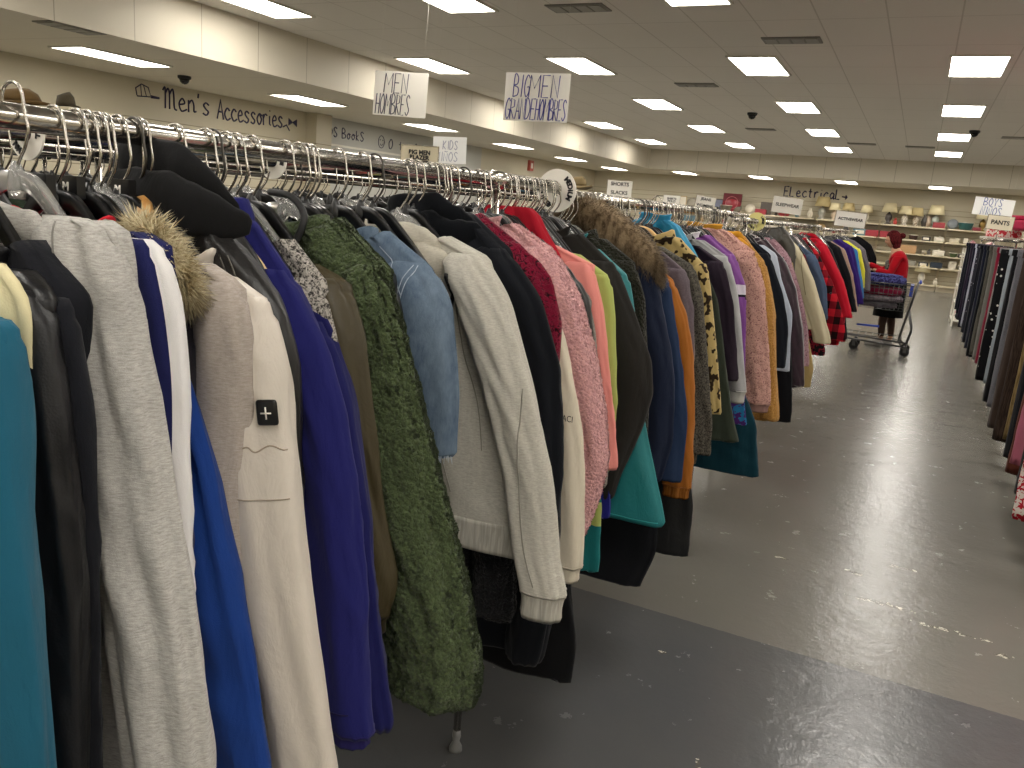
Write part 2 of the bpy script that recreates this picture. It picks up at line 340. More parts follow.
# ------------------------------------------------------------------ handwriting: stroke letters in a 1 x 1 box
ST = {
'A': [[(0, 0), (.5, 1), (1, 0)], [(.2, .38), (.8, .38)]], 'B': [[(0, 0), (0, 1), (.7, .9), (.7, .6), (0, .52), (.9, .4), (.9, .1), (0, 0)]],
'C': [[(.95, .85), (.5, 1), (.08, .7), (.08, .3), (.5, 0), (.95, .15)]], 'D': [[(0, 0), (0, 1), (.6, .9), (.95, .5), (.6, .1), (0, 0)]],
'E': [[(.9, 1), (0, 1), (0, 0), (.9, 0)], [(0, .52), (.7, .52)]], 'G': [[(.95, .85), (.5, 1), (.08, .7), (.08, .3), (.5, 0), (.95, .2), (.95, .45), (.55, .45)]],
'H': [[(0, 0), (0, 1)], [(.9, 0), (.9, 1)], [(0, .5), (.9, .5)]], 'I': [[(.5, 0), (.5, 1)]], 'K': [[(0, 0), (0, 1)], [(.9, 1), (0, .45), (.9, 0)]],
'L': [[(0, 1), (0, 0), (.8, 0)]], 'M': [[(0, 0), (.05, 1), (.5, .4), (.95, 1), (1, 0)]], 'N': [[(0, 0), (0, 1), (.9, 0), (.9, 1)]],
'~': [[(0, 0), (0, .85), (.9, 0), (.9, .85)], [(.1, 1), (.4, 1.08), (.6, .98), (.9, 1.05)]],
'O': [[(.5, 1), (.05, .7), (.05, .3), (.5, 0), (.95, .3), (.95, .7), (.5, 1)]], 'R': [[(0, 0), (0, 1), (.8, .9), (.8, .6), (0, .5), (.9, 0)]],
'S': [[(.9, .85), (.5, 1), (.1, .8), (.5, .5), (.9, .25), (.5, 0), (.05, .15)]], 'Y': [[(0, 1), (.5, .5), (1, 1)], [(.5, .5), (.5, 0)]],
'T': [[(0, 1), (1, 1)], [(.5, 1), (.5, 0)]], 'J': [[(.3, 1), (.9, 1)], [(.6, 1), (.6, .15), (.35, 0), (.1, .15)]],
'm': [[(-.15, .85), (.05, .98), (.05, 0)], [(.05, .7), (.3, .98), (.42, .7), (.42, 0)], [(.42, .7), (.68, .98), (.8, .7), (.84, .1), (1.05, .0)]],
'a': [[(.85, .5), (.4, .62), (.1, .3), (.4, 0), (.8, .3), (.85, .55), (.85, 0), (1.05, .1)]],
'c': [[(.9, .5), (.5, .62), (.1, .3), (.5, 0), (1.05, .12)]], 'e': [[(.1, .3), (.8, .4), (.5, .62), (.12, .35), (.4, 0), (1.05, .12)]],
'i': [[(.3, .55), (.3, .1), (.7, .05)], [(.32, .8), (.36, .86)]], 'k': [[(.1, 0), (.1, 1)], [(.7, .6), (.1, .3), (.8, 0)]],
'l': [[(.3, 1), (.3, 0), (.9, .02)]], 'n': [[(.1, .6), (.1, 0)], [(.1, .4), (.5, .62), (.75, .4), (.78, .08), (1.05, .1)]],
'o': [[(.5, .6), (.1, .3), (.5, 0), (.9, .3), (.5, .6), (1.05, .5)]], 'r': [[(.1, .6), (.15, 0)], [(.13, .35), (.45, .62), (.8, .55)]],
's': [[(.85, .52), (.5, .62), (.2, .48), (.45, .32), (.8, .18), (.55, 0), (.1, .08)]], 't': [[(.4, .9), (.4, .05), (.7, 0)], [(.1, .6), (.8, .6)]],
"'": [[(.3, 1), (.2, .78)]], '0': [[(.5, 1), (.1, .6), (.2, .1), (.6, 0), (.9, .45), (.75, .9), (.5, 1)]],
'2': [[(.1, .8), (.5, 1), (.85, .75), (.1, 0), (.95, .05)]], '4': [[(.7, 0), (.7, 1), (.05, .35), (.95, .35)]],
'>': [[(0, .3), (1.0, .25)], [(.7, .45), (1.05, .25), (.7, .05)]], '^': [[(-.1, .05), (.6, .2), (1.2, -.1)]],
}
def write(s, x0, z0, h, adv, r, P, mb, smooth=True, wd=.75, slant=0.0, drop=0.0):
    """strokes laid through P(x, z) -> world point"""
    x = x0
    for ch in s:
        if ch == ' ': x += adv*.8; continue
        k = .55 if ch in "I'il" else (1.35 if ch in 'Mm' else 1)
        for st in ST[ch]:
            pts = [(x+p*adv*wd*k+slant*q*h, z0+q*h+drop*(x-x0)) for p, q in st]
            if ch in 'OCSGDBaceosmnr0' and smooth: pts = [(v.x, v.y) for v in crv([(a, b, 0) for a, b in pts], 4)]
            mb.tube([P(a, b) for a, b in pts], r, 5)
        x += adv*k
    return x
def wall_sign(name, lab, s, P, x0, z0, h, adv, r, **k):
    mb = MB(); extra = k.pop('extra', None); write(s, x0, z0, h, adv, r, P, mb, **k)
    o = mb.build(name, M_ink); tag(o, lab, 'lettering')
    if extra: extra(P)
    return o
PL = lambda a, b: (WX0+.004, a, b)
def capbow(P):
    mb = MB()
    mb.tube([P(a, b) for a, b in [(8.78, 2.72), (8.76, 2.82), (8.86, 2.89), (8.98, 2.86), (9.03, 2.73), (8.78, 2.71)]], .009, 5)
    mb.tube([P(a, b) for a, b in [(8.86, 2.72), (8.85, 2.88)]], .006, 5); mb.tube([P(a, b) for a, b in [(8.95, 2.72), (8.9, 2.88)]], .006, 5)
    for dz in (0, .012, .024): mb.tube([P(9.03, 2.745-dz), P(9.18, 2.74-dz*.5)], .011, 5)
    tag(mb.build('wall_drawing', M_ink), 'hand-painted baseball cap outline left of the accessories lettering', 'wall drawing'); mb = MB()
    for sg in (-1, 1):
        mb.add([P(12.17, 2.74), P(12.17+sg*.11, 2.80), P(12.17+sg*.11, 2.66)], [(0, 1, 2)]); mb.tube([P(12.17, 2.73), P(12.17+sg*.11, 2.79), P(12.17+sg*.11, 2.67), P(12.17, 2.73)], .008, 5)
    tag(mb.build('wall_drawing', M_ink), 'hand-painted bow tie right of the accessories lettering', 'wall drawing')
wall_sign('wall_lettering', "hand-painted word Men's on the left wall beside the cap", "men's", PL, 9.28, 2.60, .31, .19, .014, extra=capbow, wd=.85)
wall_sign('wall_lettering', 'hand-painted word Accessories on the left wall above the rail', "Accessories^", PL, 10.34, 2.575, .31, .15, .014, wd=.9, drop=.02)
wall_sign('wall_lettering', 'hand-painted words Kids Books on the far left wall', "KIDS BookS", PL, 12.98, 2.60, .19, .15, .01, smooth=True)
def smile(P):
    mb = MB()
    mb.tube([P(14.98+.11*math.cos(a*PI/6), 2.66+.13*math.sin(a*PI/6)) for a in range(13)], .008, 5)
    mb.tube([P(14.93, 2.62), P(14.98, 2.58), P(15.04, 2.62)], .007, 5)
    for q in (14.94, 15.03): mb.tube([P(q, 2.69), P(q, 2.71)], .01, 5)
    tag(mb.build('wall_drawing', M_ink), 'hand-painted smiling baby face left of the 0 to 24 lettering', 'wall drawing')
wall_sign('wall_lettering', 'hand-painted 0 to 24 with an arrow on the far left wall', "0 to 24 >", PL, 15.25, 2.55, .2, .22, .01, extra=smile)
PF = lambda a, b: (a, WY1-.004, b)
wall_sign('wall_lettering', 'hand-painted word Electrical with an arrow on the far wall', "ELectricaL>", PF, -4.2, 2.52, .30, .185, .02, smooth=True, wd=.8)

# ------------------------------------------------------------------ garments
def nz(x, y, z): return noise.noise(Vector((x, y, z)))
def tufts(mb, pts, L, wdt, mi=0, droop=.6, rnd=.5, rr=None):
    """pts: (position, normal); short tapering locks of pile"""
    rr = rr or random
    for p, n in pts:
        d = (n+Vector((rr.uniform(-rnd, rnd), rr.uniform(-rnd, rnd), rr.uniform(-rnd, rnd)-droop))).normalized()
        s = d.cross(Vector((rr.uniform(-1, 1), rr.uniform(-1, 1), rr.uniform(-1, 1)))).normalized()*wdt
        q = p - n*.002; m = q+d*L*rr.uniform(.6, 1); u = d.cross(s).normalized()*wdt
        mb.add([q+s, q-s, q+u, m+s*.2], [(0, 1, 3), (1, 2, 3), (2, 0, 3)], mi)
def surf_points(rings, n, rr, keep=None):
    out = []; R = len(rings); N = len(rings[0])
    while len(out) < n:
        i = rr.randrange(R-1); j = rr.randrange(N); k = (j+1) % N
        a, b, c, d = rings[i][j], rings[i][k], rings[i+1][k], rings[i+1][j]
        nr = (c-a).cross(d-b)
        if nr.length < 1e-9: continue
        nr.normalize(); s, t = rr.random(), rr.random()
        p = a*(1-s)*(1-t)+b*s*(1-t)+c*s*t+d*(1-s)*t
        if keep and not keep(p, nr): continue
        out.append((p, nr))
    return out
def wr(p, seed, amp, th, R):
    # hanging folds run down, creases cross them
    c, s = math.cos(th), math.sin(th); z = p.z
    a = nz(c*R+seed, s*R, z*1.7)*.95 + nz(c*R*2.3, s*R*2.3+seed, z*3.2+c)*.45
    k = nz(c*1.3+z*5, s*1.3+seed, z*8.5+c*1.5); a += (.35-abs(k))*1.0*(.25+.75*max(0, nz(seed, s*.7, z*3.1)+.35))
    return a*amp
def ring(cu, cv, a, b, z, n, p=2.4):
    out = []
    for k in range(n):
        th = 2*PI*k/n; c, s = math.cos(th), math.sin(th)
        out.append(Vector((cu+a*math.copysign(abs(c)**(2/p), c), cv+b*math.copysign(abs(s)**(2/p), s), z)))
    return out
def rough_rings(rings, seed, amp, micro=0, R=2.0):
    out = []
    for i, r in enumerate(rings):
        N = len(r); c = sum(r, Vector())/N; q = []
        for k in range(N):
            t = (r[(k+1) % N]-r[k-1]); nn = Vector((t.y, -t.x, 0)); nn = nn.normalized() if nn.length > 1e-7 else Vector((1, 0, 0))
            p = r[k]; d = wr(p, seed, amp, 2*PI*k/N, R)
            if micro: d += micro*(nz(p.x*90, p.y*90, p.z*90)+.4*nz(p.x*200, p.y*200, p.z*200))
            q.append(p+nn*d)
        out.append(q)
    return out
def garment(name, y0, sil, body_z, mat, label, cat, thk=.034, sleeve=(.13, .095), sleeve_mat=None, cuff=None, rib=None, collar=None, cmat=None, hood_side=-1,
            sleeves=True, amp=.014, pile=0, pileL=.01, pilew=.0018, pmat=None, seed=None, lod=1.0, sv=-.012, st=.036, matfn=None, smatfn=None, mats=None, micro=0, flare=.0, zipm=None, rx=-.98, left=1.0, shadowgap=.05, tilt=0, furpath=None, furr=1.0, hoodk=1.0, dip=.055):
    """sil: [(z, distance from the rail)] of the aisle-side outline, measured from the neck slope down"""
    seed = seed if seed is not None else random.uniform(0, 99)
    rr = random.Random(int(seed*100))
    root = thing(name, (rx, y0, 0), label, cat)
    zn = sil[0][0]+.006; zs = sil[1][0]; zc = sil[-1][0]
    tab = [(zn, max(.06, sil[0][1]-.035))] + sil
    S = lambda z: interp(tab, z)
    def Ssm(z): return (S(z+.02)+S(z)*2+S(z-.02))/4 if z < zs-.03 else S(z)
    N = int(56*lod)//2*2; H = max(14, int((zn-body_z)*85*lod))
    def bodyR(z):
        s = Ssm(z)
        if sleeves and z < zs: s -= shadowgap*min(1, (zs-z)/.16)
        return s
    rings = []
    for i in range(H+1):
        z = zn+(body_z-zn)*(i/H)**.9
        s = bodyR(z); l = min(s, .30)*left
        fr = min(1, max(0, (zn-z)/.12)); b = .026+(thk-.026)*fr+flare*max(0, (zs-z))
        rings.append(ring((s-l)/2, 0, (s+l)/2, b, z, N))
    rings = rough_rings(rings, seed, amp, micro, 3.4)
    nd = .135
    for r_ in rings:            # the neckline dips between the shoulders
        for p in r_:
            if abs(p.x) < nd: p.z = min(p.z, zn-dip*(1-(p.x/nd)**2)+.004*nz(p.x*30, p.y*30, seed))
    # hem folds under
    last = rings[-1]; c = sum(last, Vector())/N
    rings.append([c+(p-c)*.96+Vector((0, 0, -.006)) for p in last]); rings.append([c+(p-c)*.8+Vector((0, 0, .01)) for p in last]); rings.append([c+(p-c)*.7+Vector((0, 0, .08)) for p in last])
    mb = MB(); fn = (lambda i, j: matfn(rings[i][j])) if matfn else 0
    mb.loft(rings, mi=fn, cap1=True)
    if pile:
        pt = surf_points(rings[:-3], int(pile*.5), rr, lambda p, n: p.x > .0 and (n.y < .3 or n.x > .3)); tufts(mb, pt, pileL, pilew, 0, rr=rr)
    mm = mats or mat
    body = mb.build('body', mm, root)
    if rib:
        rz0, rz1, rm = rib; q = []
        for i in range(9):
            z = rz0+(rz1-rz0)*i/8; s = bodyR(z)-.006; l = min(s, .3)*left; q.append(ring((s-l)/2, 0, (s+l)/2+.004, thk+.004, z, N))
        q = rough_rings(q, seed, amp*.8, 0, 3.4); MB().loft(q).build('waistband', rm, root)
    if sleeves:
        for side in (1, -1):
            q = []; HS = max(12, int((zs-zc)*95*lod)); NS = int(36*lod)//2*2
            for i in range(HS+1):
                f = i/HS; z = zs+.004+(zc-zs-.004)*f; o = Ssm(z) + (.006 if z < zs-.02 else 0)
                wfull = sleeve[0]+(sleeve[1]-sleeve[0])*f
                rnd = min(1, (zs+.004-z+.002)/.07); k = math.sqrt(max(.02, 1-(1-rnd)**2))
                wd = wfull*(.25+.75*k)
                if side < 0: o = min(o, .22+.12*f)
                endr = min(1, (1-f)/.02) if not cuff else 1
                cuu = o-wd/2; cv = sv-.022*f*min(1, 1)-.006*math.sin(f*5+seed)
                q.append(ring(side*cuu, cv, wd/2*(.9+.1*endr), (st*(.35+.65*k))*(1-.25*f), z, NS, 2.1))
            q = rough_rings(q, seed+side*7.7, amp*.95, micro, 1.35)
            last = q[-1]; c = sum(last, Vector())/len(last)
            q.append([c+(p-c)*.85+Vector((0, 0, .004)) for p in last]); q.append([c+(p-c)*.7+Vector((0, 0, .05)) for p in last])
            mb = MB(); fn = (lambda i, j: smatfn(q[i][j], (j+.5)/NS)) if smatfn else 0
            mb.loft(q, mi=fn)
            if pile and side > 0:
                tufts(mb, surf_points(q[:-2], int(pile*.5), rr, lambda p, n: n.y < .35 or n.x > .2), pileL, pilew, 0, rr=rr)
            sl = mb.build('sleeve', mats or sleeve_mat or mat, root)
            if cuff:
                ch, cm = cuff; top = last; c = sum(top, Vector())/len(top); e = []
                for i in range(7):
                    f = i/6; sc_ = (1.02, .94, .9, .88, .88, .9, .84)[i]
                    e.append([Vector(((p.x-c.x)*sc_+c.x, (p.y-c.y)*sc_+c.y, p.z+.006-(ch+.006)*f)) for p in top])
                e.append([Vector(((p.x-c.x)*.7+c.x, (p.y-c.y)*.7+c.y, p.z-ch+.03)) for p in top])
                MB().loft(e).build('cuff', cm, root)
    cmt = cmat or sleeve_mat or mat
    if collar in ('stand', 'fold'):
        prof = [(0, -.02), (.0, .01), (.002, .03), (.006, .036)] if collar == 'stand' else [(0, -.02), (0, .016), (.004, .026), (.010, .024), (.016, .004), (.022, -.022)]
        nw = tab[0][1]; q = [ring(0, .003, nw+.004+e*1.1, .028+e*.45, zn-.012+dz, 32, 2.2) for k, (e, dz) in enumerate(prof)]
        for r_ in q:
            for p in r_: p.z -= max(0, dip-.012)*(1-(min(abs(p.x), nd)/nd)**2)+.004; p += Vector((.004*nz(p.x*25, p.z*25, seed), 0, .010*nz(p.x*20, p.y*20, seed)))
        mb = MB(); mb.loft(q, cap0=False, cap1=False); o = mb.build('collar', cmt, root)
        sm = o.modifiers.new('thickness', 'SOLIDIFY'); sm.thickness = .004
    if collar == 'hood':
        mb = MB(); hs = hood_side; nw = tab[0][1]; hk_ = hoodk
        def sag(P, r0, r1, n=14):
            rings_ = []; K = len(P)
            for i, p in enumerate(P):
                a = P[max(i-1, 0)]; b = P[min(i+1, K-1)]; d = (b-a).normalized(); u = d.cross(Vector((0, 1, 0))).normalized(); v = d.cross(u); f = hk_*math.sin(PI*(i+.5)/K)**.5
                rings_.append([p+u*math.cos(2*PI*k/n)*r1*f*(1+.35*nz(i*.35, math.cos(2*PI*k/n)*1.5, seed))+v*math.sin(2*PI*k/n)*r0*f*(1+.35*nz(i*.35, math.sin(2*PI*k/n)*1.5, seed+4)) for k in range(n)])
            mb.loft(rings_)
        sag(crv([(nw+.06, 0, zn-.055), (nw+.02, hs*.03, zn-.015), (.04, hs*.042, zn+.004), (-.04, hs*.042, zn+.002), (-nw-.02, hs*.02, zn-.03), (-nw-.05, 0, zn-.07)], 7), .013, .024)
        sag(crv([(nw+.085, hs*.0, zn-.075), (nw+.03, hs*.04, zn-.06), (.04, hs*.058, zn-.05), (-.05, hs*.055, zn-.05), (-nw-.05, hs*.03, zn-.08)], 7), .014, .034)
        sag(crv([(nw+.06, hs*.01, zn-.12), (nw-.01, hs*.05, zn-.12), (.02, hs*.060, zn-.11), (-.06, hs*.055, zn-.10)], 7), .012, .042)
        if pile: tufts(mb, surf_points(rings[:5], pile//12, rr), pileL, pilew, 0, rr=rr)
        mb.v = [(p[0], p[1], p[2]-dip*.6*(1-(min(abs(p[0]), nd)/nd)**2)) for p in mb.v]
        mb.build('hood', cmt, root)
    if collar == 'fur':
        mb = MB(); P = crv(furpath or [(.19, -.01, zn-.10), (.15, -.03, zn-.04), (.08, -.03, zn+.01), (0, -.02, zn+.02), (-.07, -.01, zn), (-.15, 0, zn-.08)], 8)
        rad = [(.016+.020*math.sin(PI*i/(len(P)-1)))*furr for i in range(len(P))]; mb.tube(P, rad, 12)
        pts = []
        for _ in range(int(7000*furr*lod)):
            i = rr.randrange(len(P)-1); d = Vector((rr.gauss(0, 1), rr.gauss(0, 1), rr.gauss(0, 1))).normalized(); pts.append((P[i].lerp(P[i+1], rr.random())+d*rad[i]*.9, (d+(P[i+1]-P[i]).normalized()*-.5).normalized()))
        tufts(mb, pts, .038, .0016, 0, .45, .45, rr=rr); mb.build('fur_collar', cmt, root)
    if zipm:
        zt, zb, zm = zipm; mb = MB(); pp = []
        for i in range(24):
            z = zt+(zb-zt)*i/23; pp.append((.035+.03*math.sin(i*.17+seed)+.004*math.sin(i*.8), -thk-.006-.010*math.sin(i*.3), z))
        rings2 = [[Vector(p)+Vector((dx, dy, 0)) for dx, dy in ((-.007, 0), (.007, 0), (.007, -.003), (-.007, -.003))] for p in pp]
        mb.loft(rings2); mb.build('zipper', zm, root)
    if tilt: root.rotation_euler.z = tilt
    return root

# ------------------------------------------------------------------ clothes hangers
def hook_pts(s=0.0):
    P = [(-.019, 0, -.012)]
    P += [(.0195*math.cos(a), 0, .0195*math.sin(a)) for a in [PI*(1-k/8) for k in range(9)]]
    P += [(.022, 0, -.016), (.026, 0, -.034), (.020, 0, -.052), (.008, 0, -.068), (0, 0, -.082), (0, 0, -.10)]
    return crv(P, 3)
def make_hanger(kind):
    t = thing('clothes_hanger', (0, 0, 0), 'x', 'hanger')
    MB().tube(hook_pts(), .0021, 6).build('hook', M_dwire if kind == 'dark' else M_wire, t)
    m = {'black': M_black, 'dark': M_black, 'clear': M_clear, 'wood': M_wood, 'pale': M_woodpale}[kind]
    mb = MB()
    if kind in ('wood', 'pale'):
        for sg in (1, -1):
            P = crv([(0, 0, -.09), (sg*.05, -.004, -.10), (sg*.12, -.012, -.155), (sg*.18, -.022, -.225)], 5)
            rings = [[p+Vector((0, dy, dz)) for dy, dz in ((-.009-.006*k/len(P), -.012), (.009, -.012), (.009, .006), (0, .012), (-.009-.006*k/len(P), .006))] for k, p in enumerate(P)]
            mb.loft(rings)
    else:
        for sg in (1, -1):
            P = crv([(0, 0, -.09), (sg*.035, 0, -.097), (sg*.075, 0, -.132), (sg*.13, -.003, -.185), (sg*.175, -.006, -.235)], 5)
            rings = [[p+Vector((0, dy, dz)) for dy, dz in ((-.005, -.013), (.005, -.013), (.003, .0), (.006, .009), (-.006, .009), (-.003, 0))] for p in P]
            mb.loft(rings)
        mb.lathe([(.009, -.115), (.011, -.10), (.008, -.08), (.004, -.07)], n=10)
        mb.tube([(-.15, 0, -.213), (.15, 0, -.213)], .004, 6)
    mb.build('shoulder_bar', m, t); return t
HK = {}
hcount = [0]
def hang(kind, x, y, zr, label, group=None, dz=0, rz=0):
    if kind not in HK: HK[kind] = make_hanger(kind); o = HK[kind]
    else: o = copy_tree(HK[kind])
    o.location = (x, y, zr+dz); o.rotation_euler = (0, 0, rz); tag(o, label, 'hanger', group)
    if group is None and 'group' in o: del o['group']
    hcount[0] += 1
    return o
RX = -.98
def railz(y): return 1.652 if y < 2.25 else (1.632 if y < 4.9 else (1.606 if y < 9.4 else 1.585))
# racks: rail, posts, feet
def rack(x, ya, yb, z, label, posts, feet=True, name='garment_rack', r=.016):
    t = thing(name, (x, (ya+yb)/2, 0), label, 'clothes rack'); yc = (ya+yb)/2
    MB().tube([(0, ya-yc, z), (0, yb-yc, z)], r, 20).build('rail', M_chrome, t)
    for py in posts:
        mb = MB(); mb.tube([(0, py-yc, .06), (0, py-yc, z)], .011, 14).build('post', M_chrome, t)
        MB().lathe([(.011, .07), (.013, .05), (.010, .03), (.019, .012), (.02, .0)], (0, py-yc, 0), 16).build('foot', plain('grey_rubber', '6d6d6d', .5), t)
        MB().lathe([(.022, -.03), (.024, -.02), (.024, .03), (.02, .035)], (0, py-yc, z), 16, M=Matrix.Rotation(PI/2, 3, 'X').to_4x4()).build('rail_joint', M_chrome, t)
    return t
rack(RX, -1.0, 2.24, railz(0), 'chrome clothes rack with long rail nearest the camera', (-.6, 1.86))
rack(RX, 2.26, 4.88, railz(3), 'second chrome clothes rack along the aisle after the round size marker', (2.6, 4.6))
rack(RX, 4.92, 9.38, railz(6), 'third chrome clothes rack along the aisle', (5.2, 7.2, 9.2))
rack(RX, 9.42, 15.2, railz(12), 'farthest chrome clothes rack, where the woman stands', (9.8, 12, 14.8))

F = fab
G = []   # hooks used by coats
def coat(y, *a, hk='black', hz=0, short=None, **k):
    o = garment(k.pop('name', 'jacket'), y, *a, **k); G.append(y)
    if hk:
        lab = {'black': 'black plastic hanger', 'clear': 'clear plastic hanger', 'wood': 'brown wooden hanger', 'pale': 'pale wooden hanger', 'dark': 'black hanger with dark hook'}[hk]
        hang(hk, RX, y, railz(y), '%s holding the %s' % (lab, short), dz=hz)
    return o
def W(l): return [(z, x+.98) for z, x in l]     # outline in room coordinates -> distance from the rail
black, charcoal = '131316', '262629'
coat(.455, W([(1.49, -.84), (1.45, -.745), (1.39, -.73), (1.28, -.715), (1.18, -.70), (.99, -.69), (.70, -.66)]), .78, F('knit', '235d74'), 'teal fleece hoodie cut off by the left edge of the picture', 'hoodie', short='teal hoodie', name='hoodie', collar='hood', sleeve=(.14, .11), st=.045, lod=1.2)
coat(.50, W([(1.51, -.84), (1.475, -.79), (1.44, -.78), (1.2, -.78), (1.0, -.78)]), .9, F('knit', 'd9cfa6'), 'cream top with only its shoulder showing behind the teal hoodie', 'top', short='cream top', sleeves=False, name='sweatshirt', thk=.02)
coat(.53, W([(1.50, -.84), (1.47, -.79), (1.42, -.775), (1.32, -.755), (1.19, -.74), (.97, -.735), (.8, -.73)]), .74, F('leather', '0d0d0f', '17171a'), 'black leather jacket with a zip down its edge behind the teal hoodie', 'jacket', short='zipped black leather jacket', collar='stand', lod=1.2, amp=.014, st=.03, zipm=(1.3, .8, M_wire))
coat(.565, W([(1.53, -.87), (1.46, -.79), (1.36, -.765), (1.22, -.755), (.99, -.76), (.8, -.76)]), .78, F('knit', '1c1d22'), 'black knit cardigan with a wide neckline left of the grey sweatshirt', 'cardigan', short='black cardigan', name='cardigan', sleeves=True, lod=1.1, st=.026)
coat(.625, W([(1.55, -.88), (1.54, -.81), (1.49, -.78), (1.35, -.745), (1.2, -.71), (1.07, -.675), (.91, -.645), (.76, -.62)]), .82, F('heather', 'bdbab4', '8f8c87'), 'long heather grey hooded sweatshirt hanging in front at left', 'sweatshirt', short='long heather grey sweatshirt', hk='clear', name='hoodie', collar='hood', sleeve=(.15, .115), st=.042, lod=1.5, amp=.017, thk=.03, hz=.02)
navm = [F('knit', '202350'), F('knit', 'dcd9d8')]
coat(.675, W([(1.54, -.86), (1.52, -.79), (1.46, -.76), (1.37, -.74), (1.24, -.73), (1.09, -.72), (.9, -.71)]), .9, None, 'navy track jacket with a white stripe down the sleeve', 'jacket', short='navy track jacket', name='track_jacket', mats=navm, collar='stand', cmat=F('knit', 'c22432'), smatfn=lambda p, u: 1 if (u > .90 or u < .09) else 0, lod=1.2, st=.03)
coat(.705, W([(1.46, -.86), (1.35, -.79), (1.25, -.745), (1.05, -.69), (.86, -.645), (.72, -.62)]), .74, F('knit', '1e3c80'), 'royal blue coat whose hem hangs below the navy track jacket', 'coat', short='royal blue long coat', name='coat', lod=1.1, st=.03, sleeves=False)
coat(.735, W([(1.47, -.84), (1.42, -.80), (1.2, -.79), (.9, -.79)]), .95, F('knit', '29262b'), 'dark coat with a cream fur trimmed collar behind the navy jacket', 'coat', short='fur trimmed dark coat', name='coat', collar='fur', cmat=F('fur', 'd8cba8', '8d7a55'), furr=.5, furpath=[(.195, -.03, 1.455), (.185, -.035, 1.48), (.16, -.035, 1.505), (.13, -.03, 1.525), (.09, -.02, 1.53)], lod=1, thk=.022, hk='clear')
coat(.765, W([(1.50, -.83), (1.47, -.755), (1.42, -.735), (1.26, -.73), (1.04, -.73), (.8, -.73)]), .86, F('heather', 'b0a69f', '93897f'), 'taupe grey hoodie with a thick rolled hood', 'hoodie', short='taupe hoodie', name='hoodie', collar='hood', lod=1.2, st=.032, sleeve=(.12, .1))
coat(.80, W([(1.48, -.82), (1.45, -.75), (1.38, -.72), (1.29, -.70), (1.17, -.67), (1.0, -.63), (.82, -.59), (.70, -.57)]), .78, F('nylon', 'cbc2b6'), 'off white nylon jacket with a square black sleeve badge', 'jacket', short='off white nylon jacket', collar='stand', lod=1.4, sleeve=(.135, .125), st=.04, amp=.011)
coat(.86, W([(1.605, -.93), (1.53, -.87), (1.45, -.775), (1.39, -.745), (1.28, -.73), (1.14, -.72), (.9, -.71)]), .84, F('leather', '100f0f', '1c1a19'), 'black leather jacket with a puffy fleece hood on a brown wooden hanger', 'jacket', dip=.0, hoodk=1.3, short='hooded black leather jacket', collar='hood', cmat=F('knit', '1d1d1e'), lod=1.2, amp=.014, st=.035)
coat(.915, W([(1.55, -.885), (1.475, -.81), (1.39, -.75), (1.3, -.71), (1.16, -.67), (1.01, -.64), (.85, -.62), (.81, -.61)]), .83, F('knit', '20215c'), 'royal purple blue sweatshirt beside the hooded leather jacket', 'sweatshirt', short='royal purple sweatshirt', name='sweatshirt', dip=.01, hk='pale', collar='fold', lod=1.3, cuff=(.02, F('knit', '28245e')), st=.036, sleeve=(.13, .12))
coat(.955, W([(1.47, -.86), (1.40, -.77), (1.3, -.72), (1.12, -.67), (.97, -.64), (.84, -.61), (.79, -.60)]), .81, F('knit', '1c1d50'), 'second royal purple sweatshirt just behind the first one', 'sweatshirt', short='second royal purple sweatshirt', name='sweatshirt', lod=1.1, st=.03, collar='fold', sleeve=(.12, .11))
coat(.975, W([(1.53, -.885), (1.46, -.80), (1.38, -.76), (1.2, -.74), (1.0, -.72)]), .95, F('tweed', 'a8a29a', '2a2928'), 'salt and pepper tweed jacket showing between purple and olive coats', 'jacket', short='tweed jacket', hk='clear', collar='stand', lod=1, thk=.022, st=.02)
coat(1.01, W([(1.49, -.87), (1.46, -.78), (1.38, -.74), (1.24, -.71), (1.1, -.68), (.99, -.65), (.94, -.66)]), .92, F('nylon', '3a321c'), 'olive brown nylon bomber jacket left of the green teddy coat', 'jacket', short='olive bomber jacket', lod=1.2, amp=.016, collar='fold', cuff=(.03, F('knit', '2c2716')), st=.034)
coat(1.085, W([(1.56, -.87), (1.48, -.76), (1.39, -.72), (1.25, -.67), (1.09, -.61), (.97, -.565), (.87, -.535), (.81, -.53), (.78, -.54)]), .785, F('sherpa', '525f3f', '2d3621'), 'shaggy olive green teddy fleece coat with a black collar loop', 'coat', short='green teddy coat', name='teddy_coat', hk='clear', collar='fold', lod=1.5, pile=64000, pileL=.009, pilew=.0013, micro=.006, sleeve=(.15, .16), st=.048, amp=.016, thk=.04)
coat(1.15, W([(1.51, -.85), (1.46, -.79), (1.40, -.77), (1.2, -.76), (.8, -.74)]), .8, F('leather', '0c0c0d', '151515'), 'black coat between the green teddy coat and the denim jacket', 'coat', short='black coat beside the denim jacket', name='coat', lod=.9, thk=.022, st=.025, collar='fold')
coat(1.225, W([(1.54, -.87), (1.48, -.765), (1.43, -.72), (1.32, -.69), (1.22, -.68), (1.15, -.68)]), .92, F('denim', '33455a', '8898a8'), 'blue denim jacket with frayed short sleeves', 'jacket', short='denim jacket', name='denim_jacket', collar='fold', lod=1.3, st=.042, sleeve=(.13, .13), amp=.010)
coat(1.30, W([(1.5, -.86), (1.46, -.80), (1.3, -.78), (1.0, -.76), (.62, -.72)]), .62, F('knit', black), 'long black dress reaching down behind the light grey hoodie', 'dress', short='long black dress', name='dress', lod=.9, sleeves=False, thk=.03)
